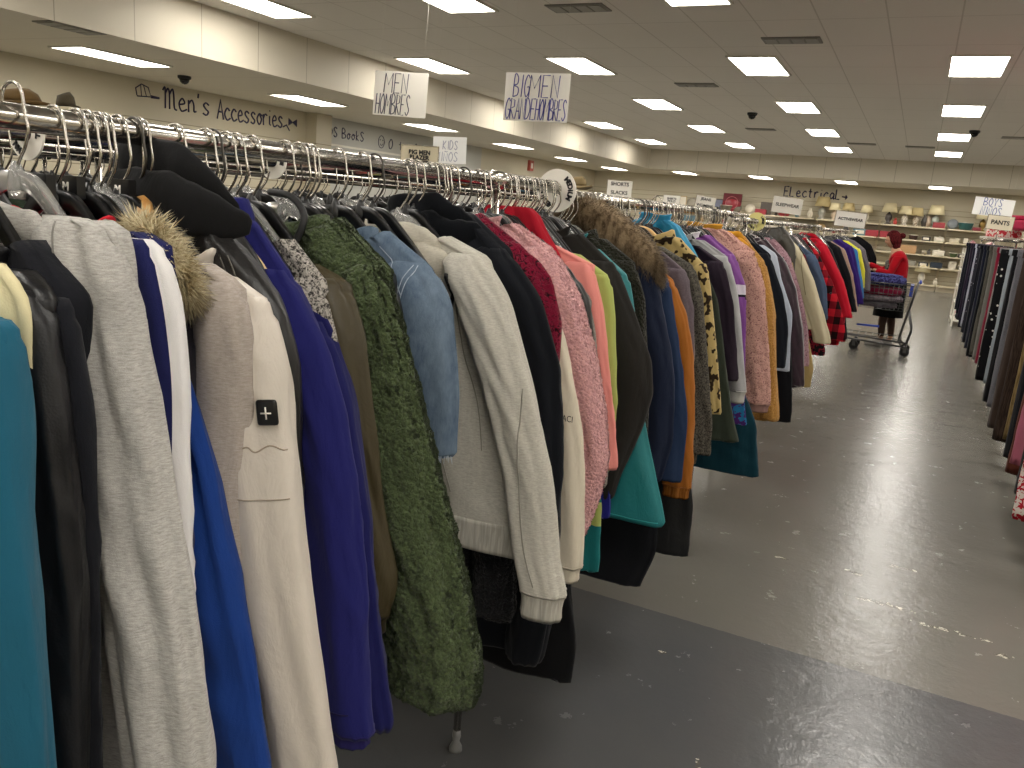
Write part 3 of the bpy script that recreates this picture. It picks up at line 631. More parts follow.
coat(1.43, W([(1.53, -.88), (1.49, -.765), (1.42, -.71), (1.25, -.64), (1.07, -.58), (.91, -.545), (.84, -.52)]), .94, F('heather', 'c3bfb4', 'a29e94'), 'light heather grey zip hoodie at the middle of the front row', 'hoodie', short='light grey zip hoodie', name='zip_hoodie', hk='clear', collar='hood', hoodk=1.5, cmat=F('heather', 'cfc9bb', 'b2ac9e'), rib=(.95, .885, F('wale', 'b9b5aa', 'a5a197')), cuff=(.055, F('wale', 'b9b5aa', 'a5a197')), lod=1.5, st=.045, sleeve=(.115, .095), amp=.014, hz=-.01)
coat(1.49, W([(1.50, -.86), (1.44, -.78), (1.2, -.70), (.9, -.66), (.72, -.65)]), .73, F('sherpa', '17171a', '0c0c0e'), 'black faux fur coat whose shaggy cuff shows below the grey hoodie', 'coat', short='black faux fur coat', name='fur_coat', lod=1, pile=3000, pileL=.014, micro=.004)
coat(1.545, W([(1.59, -.90), (1.5, -.775), (1.41, -.69), (1.27, -.63), (1.06, -.60), (.77, -.58), (.60, -.60)]), .60, F('knit', '15171c'), 'black fleece jacket with a raised hood behind the light grey hoodie', 'jacket', short='black hooded fleece', collar='hood', cmat=F('knit', '101216'), lod=1.2, st=.035, hoodk=1.3)
coat(1.583, W([(1.585, -.885), (1.515, -.765), (1.455, -.695), (1.36, -.662), (1.25, -.655), (1.1, -.645), (.9, -.63)]), .85, F('boucle', '7a1430', '1f0a10'), 'burgundy and black boucle jacket with only its shoulder showing', 'jacket', short='burgundy boucle jacket', lod=1, st=.022, thk=.022, collar='fold')
coat(1.60, W([(1.5, -.84), (1.44, -.77), (1.2, -.70), (.9, -.61), (.62, -.55), (.53, -.555)]), .53, F('knit', '0f0f11'), 'long black coat reaching lowest below the cream jacket', 'coat', short='lowest hanging black coat', name='long_coat', lod=1, thk=.04, sleeves=False)
coat(1.635, W([(1.51, -.83), (1.43, -.72), (1.32, -.66), (1.1, -.60), (.9, -.57), (.81, -.565)]), .85, F('knit', 'cfc5b2'), 'cream softshell jacket with small dark letters on the sleeve', 'jacket', short='cream softshell jacket', collar='stand', lod=1.2, cuff=(.035, F('knit', 'cfc5b2')), st=.032, amp=.010)
coat(1.76, W([(1.57, -.90), (1.5, -.77), (1.41, -.70), (1.28, -.64), (1.14, -.59), (1.03, -.57), (.92, -.59), (.82, -.62)]), .84, F('sherpa', 'e6b2b0', 'c48f95'), 'pink curly teddy fleece jacket', 'jacket', short='pink teddy jacket', name='teddy_jacket', collar='stand', lod=1.3, pile=14000, pileL=.007, pilew=.0013, micro=.004, sleeve=(.14, .12), st=.04, hk='clear')
coat(1.83, W([(1.53, -.84), (1.45, -.74), (1.39, -.69), (1.24, -.66), (1.09, -.65), (.9, -.65)]), .82, F('leather', '120f0e', '1e1a17'), 'thin dark brown leather jacket right of the pink teddy jacket', 'jacket', short='dark brown leather jacket', collar='fold', lod=1, thk=.02, st=.024)
coat(1.90, W([(1.47, -.82), (1.38, -.72), (1.28, -.68), (1.13, -.65), (.98, -.62), (.91, -.62)]), .88, F('heather', 'a39b92', '3c3a3a'), 'marled grey knit cardigan between leather and coral tops', 'cardigan', short='marled grey cardigan', name='cardigan', lod=1, thk=.022, st=.024)
tm = [F('knit', '1f6f70'), F('knit', 'a9b466'), F('nylon', '12464a')]
coat(1.935, W([(1.45, -.84), (1.36, -.76), (1.01, -.69), (.85, -.635), (.69, -.62), (.65, -.62)]), .65, None, 'dark teal coat with a lime band above its hem', 'coat', short='teal coat with lime band', name='coat', mats=tm, sleeves=False, matfn=lambda p: 1 if .79 < p.z < .855 else 0, lod=1, thk=.022)
coat(1.945, W([(1.585, -.905), (1.51, -.85), (1.45, -.81), (1.38, -.79), (1.2, -.78)]), 1.0, F('knit', 'a81c2c'), 'red jacket whose collar stands up left of the coral jacket', 'jacket', short='red high collar jacket', lod=.9, thk=.02, sleeves=False, dip=.0)
coat(1.98, W([(1.51, -.88), (1.46, -.74), (1.35, -.70), (1.2, -.67), (1.04, -.635), (.935, -.615)]), .95, F('knit', 'e08c84'), 'bright coral long sleeved jacket', 'jacket', short='coral jacket', lod=1.1, st=.028, thk=.024, collar='stand', cmat=F('knit', 'b51f34'), amp=.011)
coat(2.035, W([(1.49, -.83), (1.43, -.72), (1.32, -.69), (1.11, -.655), (.91, -.65)]), .9, F('knit', 'a9b466'), 'lime green jacket beside the coral one', 'jacket', short='lime green jacket', lod=1, st=.026, thk=.022, amp=.011)
coat(2.075, W([(1.47, -.83), (1.40, -.76), (1.1, -.70), (.78, -.655)]), .75, F('knit', '2a2a80'), 'bright blue coat of which a low hem strip shows', 'coat', short='bright blue coat', name='coat', lod=.9, st=.024, thk=.02, sleeves=False)
coat(2.12, W([(1.54, -.85), (1.46, -.74), (1.34, -.67), (1.21, -.60), (1.12, -.585), (1.02, -.605), (.89, -.645), (.80, -.665)]), .84, F('knit', '2a2826'), 'wide charcoal sweater with a batwing sleeve', 'sweater', short='charcoal batwing sweater', name='sweater', lod=1.1, sleeve=(.17, .13), st=.035, thk=.026, amp=.009, collar='stand')
coat(2.18, W([(1.5, -.82), (1.43, -.72), (1.31, -.68), (1.14, -.65), (.95, -.59), (.81, -.54), (.73, -.515)]), .735, F('nylon', '22767a'), 'teal green raincoat with a flared hem', 'coat', short='teal raincoat', name='raincoat', lod=1.2, st=.03, sleeve=(.12, .24), amp=.009, collar='stand')
coat(2.25, W([(1.53, -.83), (1.46, -.72), (1.36, -.68), (1.13, -.64), (.9, -.62)]), .8, F('sherpa', '2f2e24', '17160f'), 'dark moss boucle jacket between teal and navy coats', 'jacket', short='dark moss jacket', lod=1, st=.032, collar='fold', hk='clear')
coat(2.29, W([(1.5, -.84), (1.42, -.76), (1.06, -.67), (.76, -.575), (.60, -.56), (.47, -.60)]), .47, F('knit', '15161a'), 'long black coat flaring out below the teal raincoat', 'coat', short='flared black coat', name='long_coat', lod=1, sleeves=False, thk=.035)
coat(2.40, W([(1.52, -.84), (1.49, -.72), (1.35, -.68), (1.22, -.63), (1.08, -.595), (.92, -.58), (.79, -.60)]), .82, F('knit', '202638'), 'navy wool coat with pale piping', 'coat', short='navy wool coat', name='wool_coat', lod=1.1, st=.036, collar='hood', hk='pale', zipm=(1.38, .8, F('knit', '5d6a80')))
coat(2.46, W([(1.5, -.85), (1.45, -.78), (1.2, -.70), (.9, -.66)]), .86, F('knit', '1b2233'), 'navy parka with long brown raccoon fur around the hood', 'parka', short='fur hooded parka', name='parka', lod=1.2, collar='fur', cmat=F('fur', '8d7a60', '4c3d2c'), hk='wood', furr=1.7, furpath=[(.27, -.05, 1.40), (.25, -.06, 1.45), (.17, -.06, 1.51), (.08, -.05, 1.56), (0, -.03, 1.58), (-.08, 0, 1.55)])
coat(2.53, W([(1.46, -.80), (1.40, -.69), (1.22, -.64), (.96, -.58), (.76, -.565)]), .78, F('denim', '23304a', '2f3c55'), 'dark blue work jacket behind the navy wool coat', 'jacket', short='dark blue work jacket', lod=1, st=.03, thk=.024)
coat(2.66, W([(1.47, -.83), (1.39, -.71), (1.28, -.65), (1.17, -.62), (1.0, -.60), (.77, -.57), (.70, -.565)]), .73, F('knit', '9c6027'), 'ochre brown jacket with ribbed cuff', 'jacket', short='ochre jacket', lod=1.1, st=.034, cuff=(.04, F('wale', '96602c', '7c4a1c')), collar='fold')
coat(2.72, W([(1.5, -.86), (1.44, -.80), (1.0, -.66), (.62, -.56), (.42, -.55)]), .42, F('nylon', '121315'), 'black puffer coat with low hem behind the ochre jacket', 'coat', short='low black puffer coat', name='puffer_coat', lod=1, sleeves=False, thk=.035, amp=.014)
coat(2.78, W([(1.49, -.82), (1.42, -.71), (1.29, -.67), (1.12, -.64), (.9, -.63)]), .88, F('heather', '6b6066', '4c444b'), 'mauve grey cardigan shoulder under the brown fur hood', 'cardigan', short='mauve cardigan', name='cardigan', lod=.9, st=.026, thk=.022)
coat(2.86, W([(1.5, -.84), (1.44, -.71), (1.32, -.66), (1.11, -.61), (.9, -.565), (.77, -.55)]), .72, F('tweed', '5c5850', '2d2b28'), 'grey brown tweed overcoat', 'coat', short='tweed overcoat', name='overcoat', lod=1.1, st=.036, collar='fold')
coat(3.06, W([(1.53, -.82), (1.43, -.70), (1.27, -.66), (1.08, -.61), (.88, -.57)]), .9, F('leopard', 'b09a66', '2a1f14'), 'leopard print faux fur jacket', 'jacket', short='leopard jacket', name='fur_jacket', lod=1.2, st=.034, collar='fold', hk='pale')
coat(3.16, W([(1.5, -.83), (1.42, -.74), (1.3, -.66), (1.11, -.61), (.88, -.55), (.74, -.505)]), .75, F('knit', '343a31'), 'dark grey green jacket with flared hem', 'jacket', short='grey green jacket', lod=1, sleeves=False, thk=.035, collar='stand')
coat(3.26, W([(1.575, -.89), (1.50, -.83), (1.44, -.785), (1.25, -.77), (1.0, -.76)]), 1.0, F('nylon', '2b8cb4'), 'turquoise blue jacket with collar standing up behind the leopard jacket', 'jacket', short='turquoise jacket', lod=.9, thk=.024, collar='stand', hz=.02, sleeves=False, dip=.0)
coat(3.36, W([(1.5, -.83), (1.43, -.70), (1.28, -.64), (.96, -.58)]), .85, F('knit', '2b222c'), 'dark plum sweater left of the silver jacket', 'sweater', short='dark plum sweater', name='sweater', lod=1, st=.028, thk=.024)
coat(3.46, W([(1.52, -.84), (1.45, -.71), (1.28, -.64), (1.03, -.58), (.90, -.55)]), .9, F('denim', '8d8d8f', 'b1b0ae'), 'pale washed grey jacket with buttoned cuff', 'jacket', short='pale grey jacket', lod=1, st=.032, cuff=(.05, F('denim', 'a09f9c', 'b5b2aa')), collar='stand')
coat(3.6, W([(1.45, -.83), (1.38, -.74), (.8, -.57), (.72, -.55)]), .72, F('print', '4a2a6a', '2c78a8'), 'purple and turquoise patterned top with a low hem', 'top', short='patterned purple top', name='blouse', lod=.8, sleeves=False, thk=.02)
pm = [F('nylon', '6f3480'), F('knit', 'c9c2cc'), F('knit', '1c1620')]
coat(3.71, W([(1.54, -.87), (1.45, -.73), (1.32, -.67), (1.12, -.64), (.81, -.59)]), .85, None, 'bright purple ski jacket with a white band on the sleeve', 'jacket', short='purple ski jacket', name='ski_jacket', mats=pm, smatfn=lambda p, u: 1 if 1.29 < p.z+.15*(p.x-.3) < 1.33 else (2 if 1.275 < p.z+.15*(p.x-.3) <= 1.29 else 0), lod=1, st=.034, collar='stand')
coat(3.84, W([(1.45, -.82), (1.38, -.74), (.8, -.62), (.68, -.55), (.42, -.50)]), .42, F('knit', '10323d'), 'dark teal long skirt reaching near the floor', 'skirt', short='dark teal skirt', name='long_skirt', lod=.9, sleeves=False, thk=.04)
coat(4.12, W([(1.55, -.86), (1.46, -.72), (1.31, -.65), (1.04, -.59), (.80, -.54), (.72, -.535)]), .72, F('boucle', 'c79a8e', '74444a'), 'dusty pink boucle teddy coat', 'coat', short='dusty pink teddy coat', name='teddy_coat', lod=1.1, pile=5000, pileL=.010, pilew=.0025, micro=.006, st=.05, thk=.05, sleeve=(.16, .14), dip=.0, collar='stand', cmat=F('knit', 'c08a2e'), cuff=(.04, F('knit', '8a6a63')))
coat(4.32, W([(1.54, -.83), (1.41, -.70), (1.17, -.61), (.86, -.55), (.60, -.505)]), .59, F('sherpa', 'c08f4c', '96692f'), 'mustard yellow sherpa coat with a folded hem', 'coat', short='mustard sherpa coat', name='sherpa_coat', lod=1, st=.045, thk=.05, collar='hood', cmat=F('knit', 'c98f2c'), rib=(.66, .60, F('sherpa', 'c79a58', '9c7038')))
coat(4.82, W([(1.5, -.86), (1.43, -.75), (1.24, -.66), (1.02, -.59), (.8, -.57)]), .8, F('knit', '15181f'), 'black jacket right of the mustard coat', 'jacket', short='black jacket after the mustard coat', lod=.9, st=.035, thk=.04)
coat(4.95, W([(1.49, -.85), (1.43, -.74), (1.3, -.70), (1.1, -.60), (.76, -.56)]), .76, F('denim', '9aa3b3', 'c3c7cf'), 'pale blue white windbreaker', 'jacket', short='pale windbreaker', lod=.8, sleeves=False, thk=.04)
coat(5.1, W([(1.45, -.85), (1.4, -.78), (.8, -.58), (.45, -.52)]), .42, F('knit', '101013'), 'black trousers reaching low behind the mustard coat', 'trousers', short='low black trousers', name='trousers', lod=.8, sleeves=False, thk=.05)
coat(5.32, W([(1.52, -.89), (1.4, -.75), (1.21, -.64), (.97, -.56), (.70, -.515), (.62, -.50)]), .6, F('velvet', '3a1c2e', '160a12'), 'deep purple crushed velvet coat', 'coat', short='purple velvet coat', name='velvet_coat', lod=1, st=.045, thk=.05, collar='fold', amp=.014)
coat(5.7, W([(1.52, -.89), (1.42, -.78), (1.19, -.66), (.93, -.57), (.69, -.53)]), .66, F('boucle', 'b08a94', '35182a'), 'lilac speckled boucle coat', 'coat', short='lilac boucle coat', name='boucle_coat', lod=1, st=.05, thk=.06, collar='fold', pile=2500, pileL=.010, pilew=.003)
coat(5.95, W([(1.4, -.85), (1.35, -.77), (.9, -.6), (.62, -.52)]), .5, F('knit', 'a58f5f'), 'tan trousers showing below the lilac coat', 'trousers', short='tan trousers', name='trousers', lod=.8, sleeves=False, thk=.05)
coat(6.15, W([(1.62, -.93), (1.53, -.84), (1.45, -.79), (1.3, -.77), (1.0, -.76)]), .9, F('leather', '35322d', '4a463e'), 'grey leather jacket slipping high over the rail', 'jacket', short='high grey leather jacket', lod=.9, st=.05, thk=.06, hk='pale')
coat(6.5, W([(1.54, -.93), (1.44, -.81), (1.21, -.67), (1.0, -.57), (.80, -.49), (.75, -.48)]), .85, F('knit', 'c9bfa2'), 'cream jacket with long sleeve reaching into the aisle', 'jacket', short='cream jacket with long sleeve', lod=1, st=.05, thk=.07, collar='stand', sleeve=(.15, .12), amp=.014)
coat(6.75, W([(1.45, -.88), (1.38, -.78), (1.0, -.62), (.65, -.52)]), .62, F('print', '7b1a2a', '161416'), 'dark red patterned dress below the cream jacket', 'dress', short='dark red patterned dress', name='dress', lod=.8, sleeves=False, thk=.05)
coat(7.0, W([(1.47, -.89), (1.38, -.74), (1.15, -.62), (.88, -.555)]), .8, F('denim', '3c4a60', '5b6a82'), 'faded denim jacket between the cream and red jackets', 'jacket', short='faded denim jacket', name='denim_jacket', lod=.9, st=.05, thk=.06)
coat(7.65, W([(1.52, -.93), (1.38, -.78), (1.12, -.62), (.86, -.50), (.64, -.44)]), .6, F('plaid', 'b01c28', '6a101a'), 'red and black buffalo plaid shirt', 'shirt', short='red plaid shirt', name='plaid_shirt', lod=1, st=.06, thk=.09, sleeve=(.2, .18), collar='fold', cmat=F('knit', 'a01522'))
coat(8.3, W([(1.54, -.95), (1.44, -.78), (1.13, -.59), (.79, -.46)]), .7, F('knit', 'b0182a'), 'bright red jacket behind the plaid shirt', 'jacket', short='bright red jacket', lod=.9, st=.06, thk=.08, collar='hood')
coat(8.8, W([(1.48, -.9), (1.4, -.78), (1.1, -.62), (.55, -.5)]), .52, F('knit', '131316'), 'black coat hanging low behind the red jacket', 'coat', short='low black coat behind red', name='coat', lod=.8, sleeves=False, thk=.08)
coat(9.3, W([(1.5, -.93), (1.42, -.75), (1.14, -.60), (.76, -.48)]), .74, F('knit', '17161a'), 'black jacket with a pale strip after the bright red jacket', 'jacket', short='black jacket after the red one', lod=.8, st=.06, thk=.08)
coat(9.7, W([(1.48, -.9), (1.40, -.74), (1.12, -.60), (.74, -.49)]), .72, F('knit', 'a88a7c'), 'beige pink cardigan sliver among black coats', 'cardigan', short='beige pink cardigan', name='cardigan', lod=.8, st=.05, thk=.06)
coat(10.3, W([(1.5, -.86), (1.42, -.70), (1.04, -.55), (.77, -.47)]), .74, F('knit', '33206a'), 'deep violet sweatshirt near the far end of the row', 'sweatshirt', short='deep violet sweatshirt', name='sweatshirt', lod=.8, st=.06, thk=.08)
coat(10.8, W([(1.46, -.84), (1.38, -.68), (1.0, -.55), (.8, -.50)]), .78, F('knit', '2e6fa2'), 'light blue top near the cart', 'top', short='light blue top', name='blouse', lod=.8, st=.05, thk=.06)
coat(11.2, W([(1.48, -.84), (1.38, -.67), (1.12, -.57), (.9, -.54)]), .88, F('knit', 'c9c23a'), 'yellow shirt near the cart', 'shirt', short='yellow shirt', name='shirt', lod=.8, st=.06, thk=.08)
coat(11.75, W([(1.48, -.80), (1.38, -.64), (1.11, -.53), (.84, -.49)]), .82, F('heather', '6f6a70', '4c474e'), 'grey sweater near the cart', 'sweater', short='grey sweater near the cart', name='sweater', lod=.8, st=.06, thk=.08)
coat(13.2, W([(1.52, -.80), (1.42, -.64), (1.23, -.54), (.91, -.50)]), .85, F('knit', '111113'), 'black blazer at the far end of the row beyond the woman', 'blazer', short='black blazer at the far end', name='blazer', lod=.8, st=.06, thk=.08)
coat(12.4, W([(1.48, -.84), (1.38, -.70), (1.12, -.60), (.84, -.56)]), .82, F('knit', '272730'), 'dark blouse the woman is reaching for', 'blouse', short='dark blouse by the woman', name='blouse', lod=.8, st=.05, thk=.07)

hang('wood', RX, .80, railz(1), 'brown wooden hanger sticking out above the hooded black leather jacket', rz=-.5)
# small marks that belong to single jackets
def find(label): return next(o for o in bpy.data.objects if o.get('label') == label)
j = find('off white nylon jacket with a square black sleeve badge')
Mb = Matrix.Translation((.275, -.0425, 1.315)) @ Matrix.Rotation(.35, 4, 'Z') @ Matrix.Rotation(-.12, 4, 'Y')
mb = MB(); mb.obox(Mb, -.014, .014, -.004, .004, -.017, .017); o = mb.build('sleeve_badge', M_black, j); bv = o.modifiers.new('bevel', 'BEVEL'); bv.width = .005; bv.segments = 3
mb = MB(); mb.obox(Mb, -.007, .007, -.0052, -.004, -.0009, .0009).obox(Mb, -.0009, .0009, -.0052, -.004, -.008, .008); mb.build('badge_cross', M_card, j)
j = find('cream softshell jacket with small dark letters on the sleeve')
text_obj('PACI', .020, M_dwire, j, Matrix.Translation((.362, -.064, 1.155)) @ Matrix.Rotation(PI/2, 4, 'X'), .8, name='sleeve_lettering')
j = find('shaggy olive green teddy fleece coat with a black collar loop')
MB().tube(crv([(-.02, -.01, 1.585), (.05, -.035, 1.58), (.085, -.045, 1.55), (.075, -.055, 1.50), (.085, -.055, 1.45), (.10, -.05, 1.41)], 8), .006, 8).build('collar_loop', M_dark, j)
j = find('blue denim jacket with frayed short sleeves')
mb = MB(); rr = random.Random(3)
for i in range(90):
    a = rr.uniform(0, 2*PI); p = Vector((.235+.064*math.cos(a), -.035+.034*math.sin(a), 1.155)); mb.tube([p, p+Vector((rr.uniform(-.004, .004), rr.uniform(-.003, .003), -rr.uniform(.006, .018)))], .0006, 4)
mb.build('frayed_threads', F('knit', 'b9c2cc'), j)
from mathutils.bvhtree import BVHTree
def drape(lab, lines, r, name, mat, side='front', dash=0):
    """sewn lines laid on the cloth: (across, height) points dropped onto the jacket's surface"""
    j = find(lab); trees = []
    for c in j.children:
        if c.name.split('.')[0] in ('body', 'sleeve', 'waistband', 'cuff'):
            trees.append(BVHTree.FromPolygons([v.co for v in c.data.vertices], [tuple(p.vertices) for p in c.data.polygons]))
    for ln in lines:
        P = crv([(a, 0, b) for a, b in ln], 8) if len(ln) > 1 else [Vector((ln[0][0], 0, ln[0][1]))]; out = []
        for p in P:
            best = None
            for t_ in trees:
                h = t_.ray_cast(Vector((p.x, -.6, p.z)), Vector((0, 1, 0))) if side == 'front' else t_.ray_cast(Vector((.9, p.x, p.z)), Vector((-1, 0, 0)))
                if h[0] is not None and (best is None or h[3] < best[1]): best = (h[0], h[3])
            if best: out.append(best[0]+(Vector((0, -r*.5, 0)) if side == 'front' else Vector((r*.5, 0, 0))))
        if len(ln) == 1:
            if out: MB().ell(tuple(out[0]), r, r*.5, r, 12, 8).build(name, mat, j)
        elif len(out) > 2: MB().tube(out, r, 6).build(name, mat, j)
pale = F('knit', 'a9b4c0')
D1 = 'blue denim jacket with frayed short sleeves'
drape(D1, [[(.12, 1.505), (.165, 1.47), (.195, 1.43)], [(.205, 1.48), (.195, 1.42), (.185, 1.3), (.19, 1.19)], [(.196, 1.48), (.187, 1.42), (.177, 1.3), (.182, 1.19)]], .0009, 'topstitching', pale)
drape('light heather grey zip hoodie at the middle of the front row', [[(.165, 1.455), (.155, 1.35), (.13, 1.2), (.115, 1.05), (.11, .97)]], .0045, 'zipper', M_dark)
drape('light heather grey zip hoodie at the middle of the front row', [[(.11, 1.50), (.16, 1.42), (.19, 1.3), (.23, 1.2), (.25, 1.1)], [(.10, 1.17), (.15, 1.10), (.19, 1.0)], [(.34, 1.25), (.35, 1.1), (.375, .95), (.41, .86)]], .0013, 'seam', F('knit', '8f8b82'))
drape('long heather grey hooded sweatshirt hanging in front at left', [[(.125, 1.54), (.145, 1.47), (.14, 1.38), (.16, 1.25), (.185, 1.15)], [(.05, 1.55), (.06, 1.50), (.02, 1.47)]], .0012, 'seam', F('knit', '807d78'))
drape('taupe grey hoodie with a thick rolled hood', [[(.16, 1.47), (.15, 1.40), (.165, 1.25), (.17, 1.1)]], .0011, 'seam', F('knit', '7f766d'))
W1 = 'off white nylon jacket with a square black sleeve badge'
drape(W1, [[(.17, 1.20), (.22, 1.195), (.27, 1.20), (.31, 1.205)], [(.16, 1.395), (.2, 1.39), (.24, 1.385)], [(.16, 1.385), (.2, 1.38), (.24, 1.375)], [(.245, 1.262), (.255, 1.268), (.265, 1.262), (.28, 1.272), (.295, 1.266)]], .0011, 'stitching', F('knit', 'a09484'))
drape('black leather jacket with a puffy fleece hood on a brown wooden hanger', [[(.13, 1.50), (.165, 1.44), (.185, 1.3), (.19, 1.1)], [(.145, 1.50), (.175, 1.44), (.197, 1.3), (.203, 1.1)]], .0013, 'zip_edge', M_dwire)
drape('royal purple blue sweatshirt beside the hooded leather jacket', [[(.16, 1.47), (.17, 1.40), (.19, 1.28), (.21, 1.15)], [(.25, .85), (.30, .845), (.35, .85)]], .0012, 'seam', F('knit', '1a173f'))
drape('olive brown nylon bomber jacket left of the green teddy coat', [[(.14, 1.46), (.18, 1.38), (.19, 1.25)], [(.10, 1.42), (.16, 1.40), (.22, 1.38)]], .0012, 'seam', F('knit', '241e10'))
drape('cream softshell jacket with small dark letters on the sleeve', [[(.2, 1.46), (.24, 1.35), (.26, 1.2)]], .0012, 'seam', F('knit', 'a69c88'))
drape('navy wool coat with pale piping', [[(.22, 1.48), (.25, 1.35), (.27, 1.2), (.29, 1.05), (.31, .9), (.31, .83)], [(.14, 1.48), (.18, 1.35), (.2, 1.1), (.22, .9)]], .0016, 'piping', F('knit', '5a6880'))
drape('teal green raincoat with a flared hem', [[(.25, .745), (.32, .742), (.40, .742), (.45, .745)]], .0014, 'hem_stitching', F('knit', '3b9a9c'))
drape('teal green raincoat with a flared hem', [[(.27, .765)]], .006, 'snap_button', M_dark)
drape('cream jacket with long sleeve reaching into the aisle', [[(.05, 1.45), (.07, 1.3), (.08, 1.1), (.09, .9)], [(.2, 1.42), (.22, 1.3), (.28, 1.1)]], .003, 'seam', F('knit', '8f8568'))
drape('red and black buffalo plaid shirt', [[(.12, 1.3)], [(.14, 1.15)], [(.16, 1.0)], [(.36, 1.05)]], .010, 'button', M_dark)
drape('deep purple crushed velvet coat', [[(.16, 1.42), (.2, 1.3), (.22, 1.1), (.24, .8)], [(.25, 1.1), (.33, 1.0)]], .0022, 'seam', F('knit', '1a0c14'))
drape('ochre brown jacket with ribbed cuff', [[(.16, 1.43), (.2, 1.3), (.22, 1.15)]], .0014, 'seam', F('knit', '6d421a'))
drape('teal fleece hoodie cut off by the left edge of the picture', [[(.16, 1.46), (.14, 1.35), (.15, 1.2), (.17, 1.1)], [(.16, 1.0), (.22, 1.02), (.27, 1.03)]], .0013, 'seam', F('knit', '163f47'))
drape('dark blue work jacket behind the navy wool coat', [[(.36, .83)]], .006, 'snap_button', M_wire)

# bare or hidden hangers packed between the coats on the front racks
rr = random.Random(11)
ys = [-.1, .2, .42, .72, .745, .79, .93, 1.12, 1.14, 1.34, 1.46, 1.57, 1.60, 1.69, 1.79, 1.86, 1.93]
y = 2.0
while y < 5: ys.append(y); y += rr.uniform(.03, .07)
while y < 13: ys.append(y); y += rr.uniform(.07, .22)
for y in ys:
    k = rr.choice(['black', 'black', 'clear', 'dark']) if y > .5 else 'black'
    sec = 'nearest rack' if y < 2.25 else ('second rack' if y < 4.9 else ('third rack' if y < 9.4 else 'farthest rack'))
    kn = {'black': 'black plastic hanger with steel hook', 'clear': 'clear plastic hanger', 'dark': 'black hanger with dark hook'}[k]
    hang(k, RX, y, railz(y), '%s packed between coats on the %s' % (kn, sec), kn+'s on the '+sec, rz=rr.uniform(-.12, .12))
# size clips on some near hangers
for y, s in ((.66, 'XL'), (.70, 'M'), (.775, 'M')):
    t = thing('size_clip', (RX+.004, y-.008, 1.575), 'black size clip marked %s on a hanger, %s' % (s, 'nearest the camera' if y < .68 else ('in the middle of three clips' if y < .72 else 'left of the wooden hanger')), 'size clip')
    MB().box(-.02, .02, -.006, .006, -.014, .014).build('clip', M_black, t, False)
    text_obj(s, .016, M_card, t, Matrix.Translation((0, -.0072, 0)) @ Matrix.Rotation(PI/2, 4, 'X'))

# ------------------------------------------------------------------ back racks on the left
rr = random.Random(5)
proto = {}
def simple_coat(col, kind='knit', collar=True):
    key = (col, kind)
    if key in proto: o = copy_tree(proto[key]); return o
    t = thing('coat', (0, 0, 0), 'x', 'coat')
    rings = []
    tab = [(0, .05), (-.05, .17), (-.12, .215), (-.5, .25), (-.9, .29)]
    for i in range(15):
        z = -.9*(i/14)**1.2; s = interp(tab, z); rings.append(ring(0, 0, s, .022 if i else .015, z, 20))
    rings = rough_rings(rings, rr.uniform(0, 50), .006); MB().loft(rings).build('body', F(kind, col) if kind == 'knit' else F(kind, col, '1a1a1a'), t)
    for s in (-1, 1):
        q = [ring(s*(interp(tab, z)-.01), -.006, .05, .022, z, 14) for z in [-.05-.05*k for k in range(13)]]
        MB().loft(rough_rings(q, rr.uniform(0, 50), .006)).build('sleeve', F(kind, col) if kind == 'knit' else F(kind, col, '1a1a1a'), t)
    proto[key] = t; return t
cols = [('131316', 'black'), ('1e2636', 'navy'), ('4a4a4c', 'grey'), ('23301f', 'dark green'), ('8b8577', 'beige'), ('5a2a2a', 'maroon')]
for ri, (x, y0, y1, zr, nm) in enumerate(((-1.5, .8, 4.2, 1.655, 'second row of racks'), (-2.4, 1.3, 7.5, 1.655, 'third row of racks'), (-3.3, 1.9, 10.0, 1.65, 'fourth row of racks'), (-4.3, 2.4, 12.0, 1.65, 'fifth row of racks'))):
    rack(x, y0-1, (10.8, 10.5, 12.2, 12.5)[ri], zr, 'chrome clothes rack in the %s behind the front coats' % nm, (y0+.5, (y0+y1)/2, y1-.4))
    y = y0; k = 0
    n = (44, 44, 36, 26)[ri]
    for i in range(n):
        y = y0+(y1-y0-.3)*((i+.5)/n)**1.25
        cc, cn = cols[rr.choice((0, 0, 0, 1, 2, 2, 3, 4, 5))]
        hang(rr.choice(['black', 'black', 'clear', 'dark']), x, y, zr, 'plastic hanger on the rail of the %s' % nm, 'hangers on the '+nm, rz=rr.uniform(-.3, .3))
        o = simple_coat(cc); o.location = (x, y, zr-.12); o.rotation_euler.z = rr.uniform(-.06, .06)
        tag(o, '%s coat hanging in the %s behind the front coats' % (cn, nm), 'coat', '%s coats in the %s' % (cn, nm))

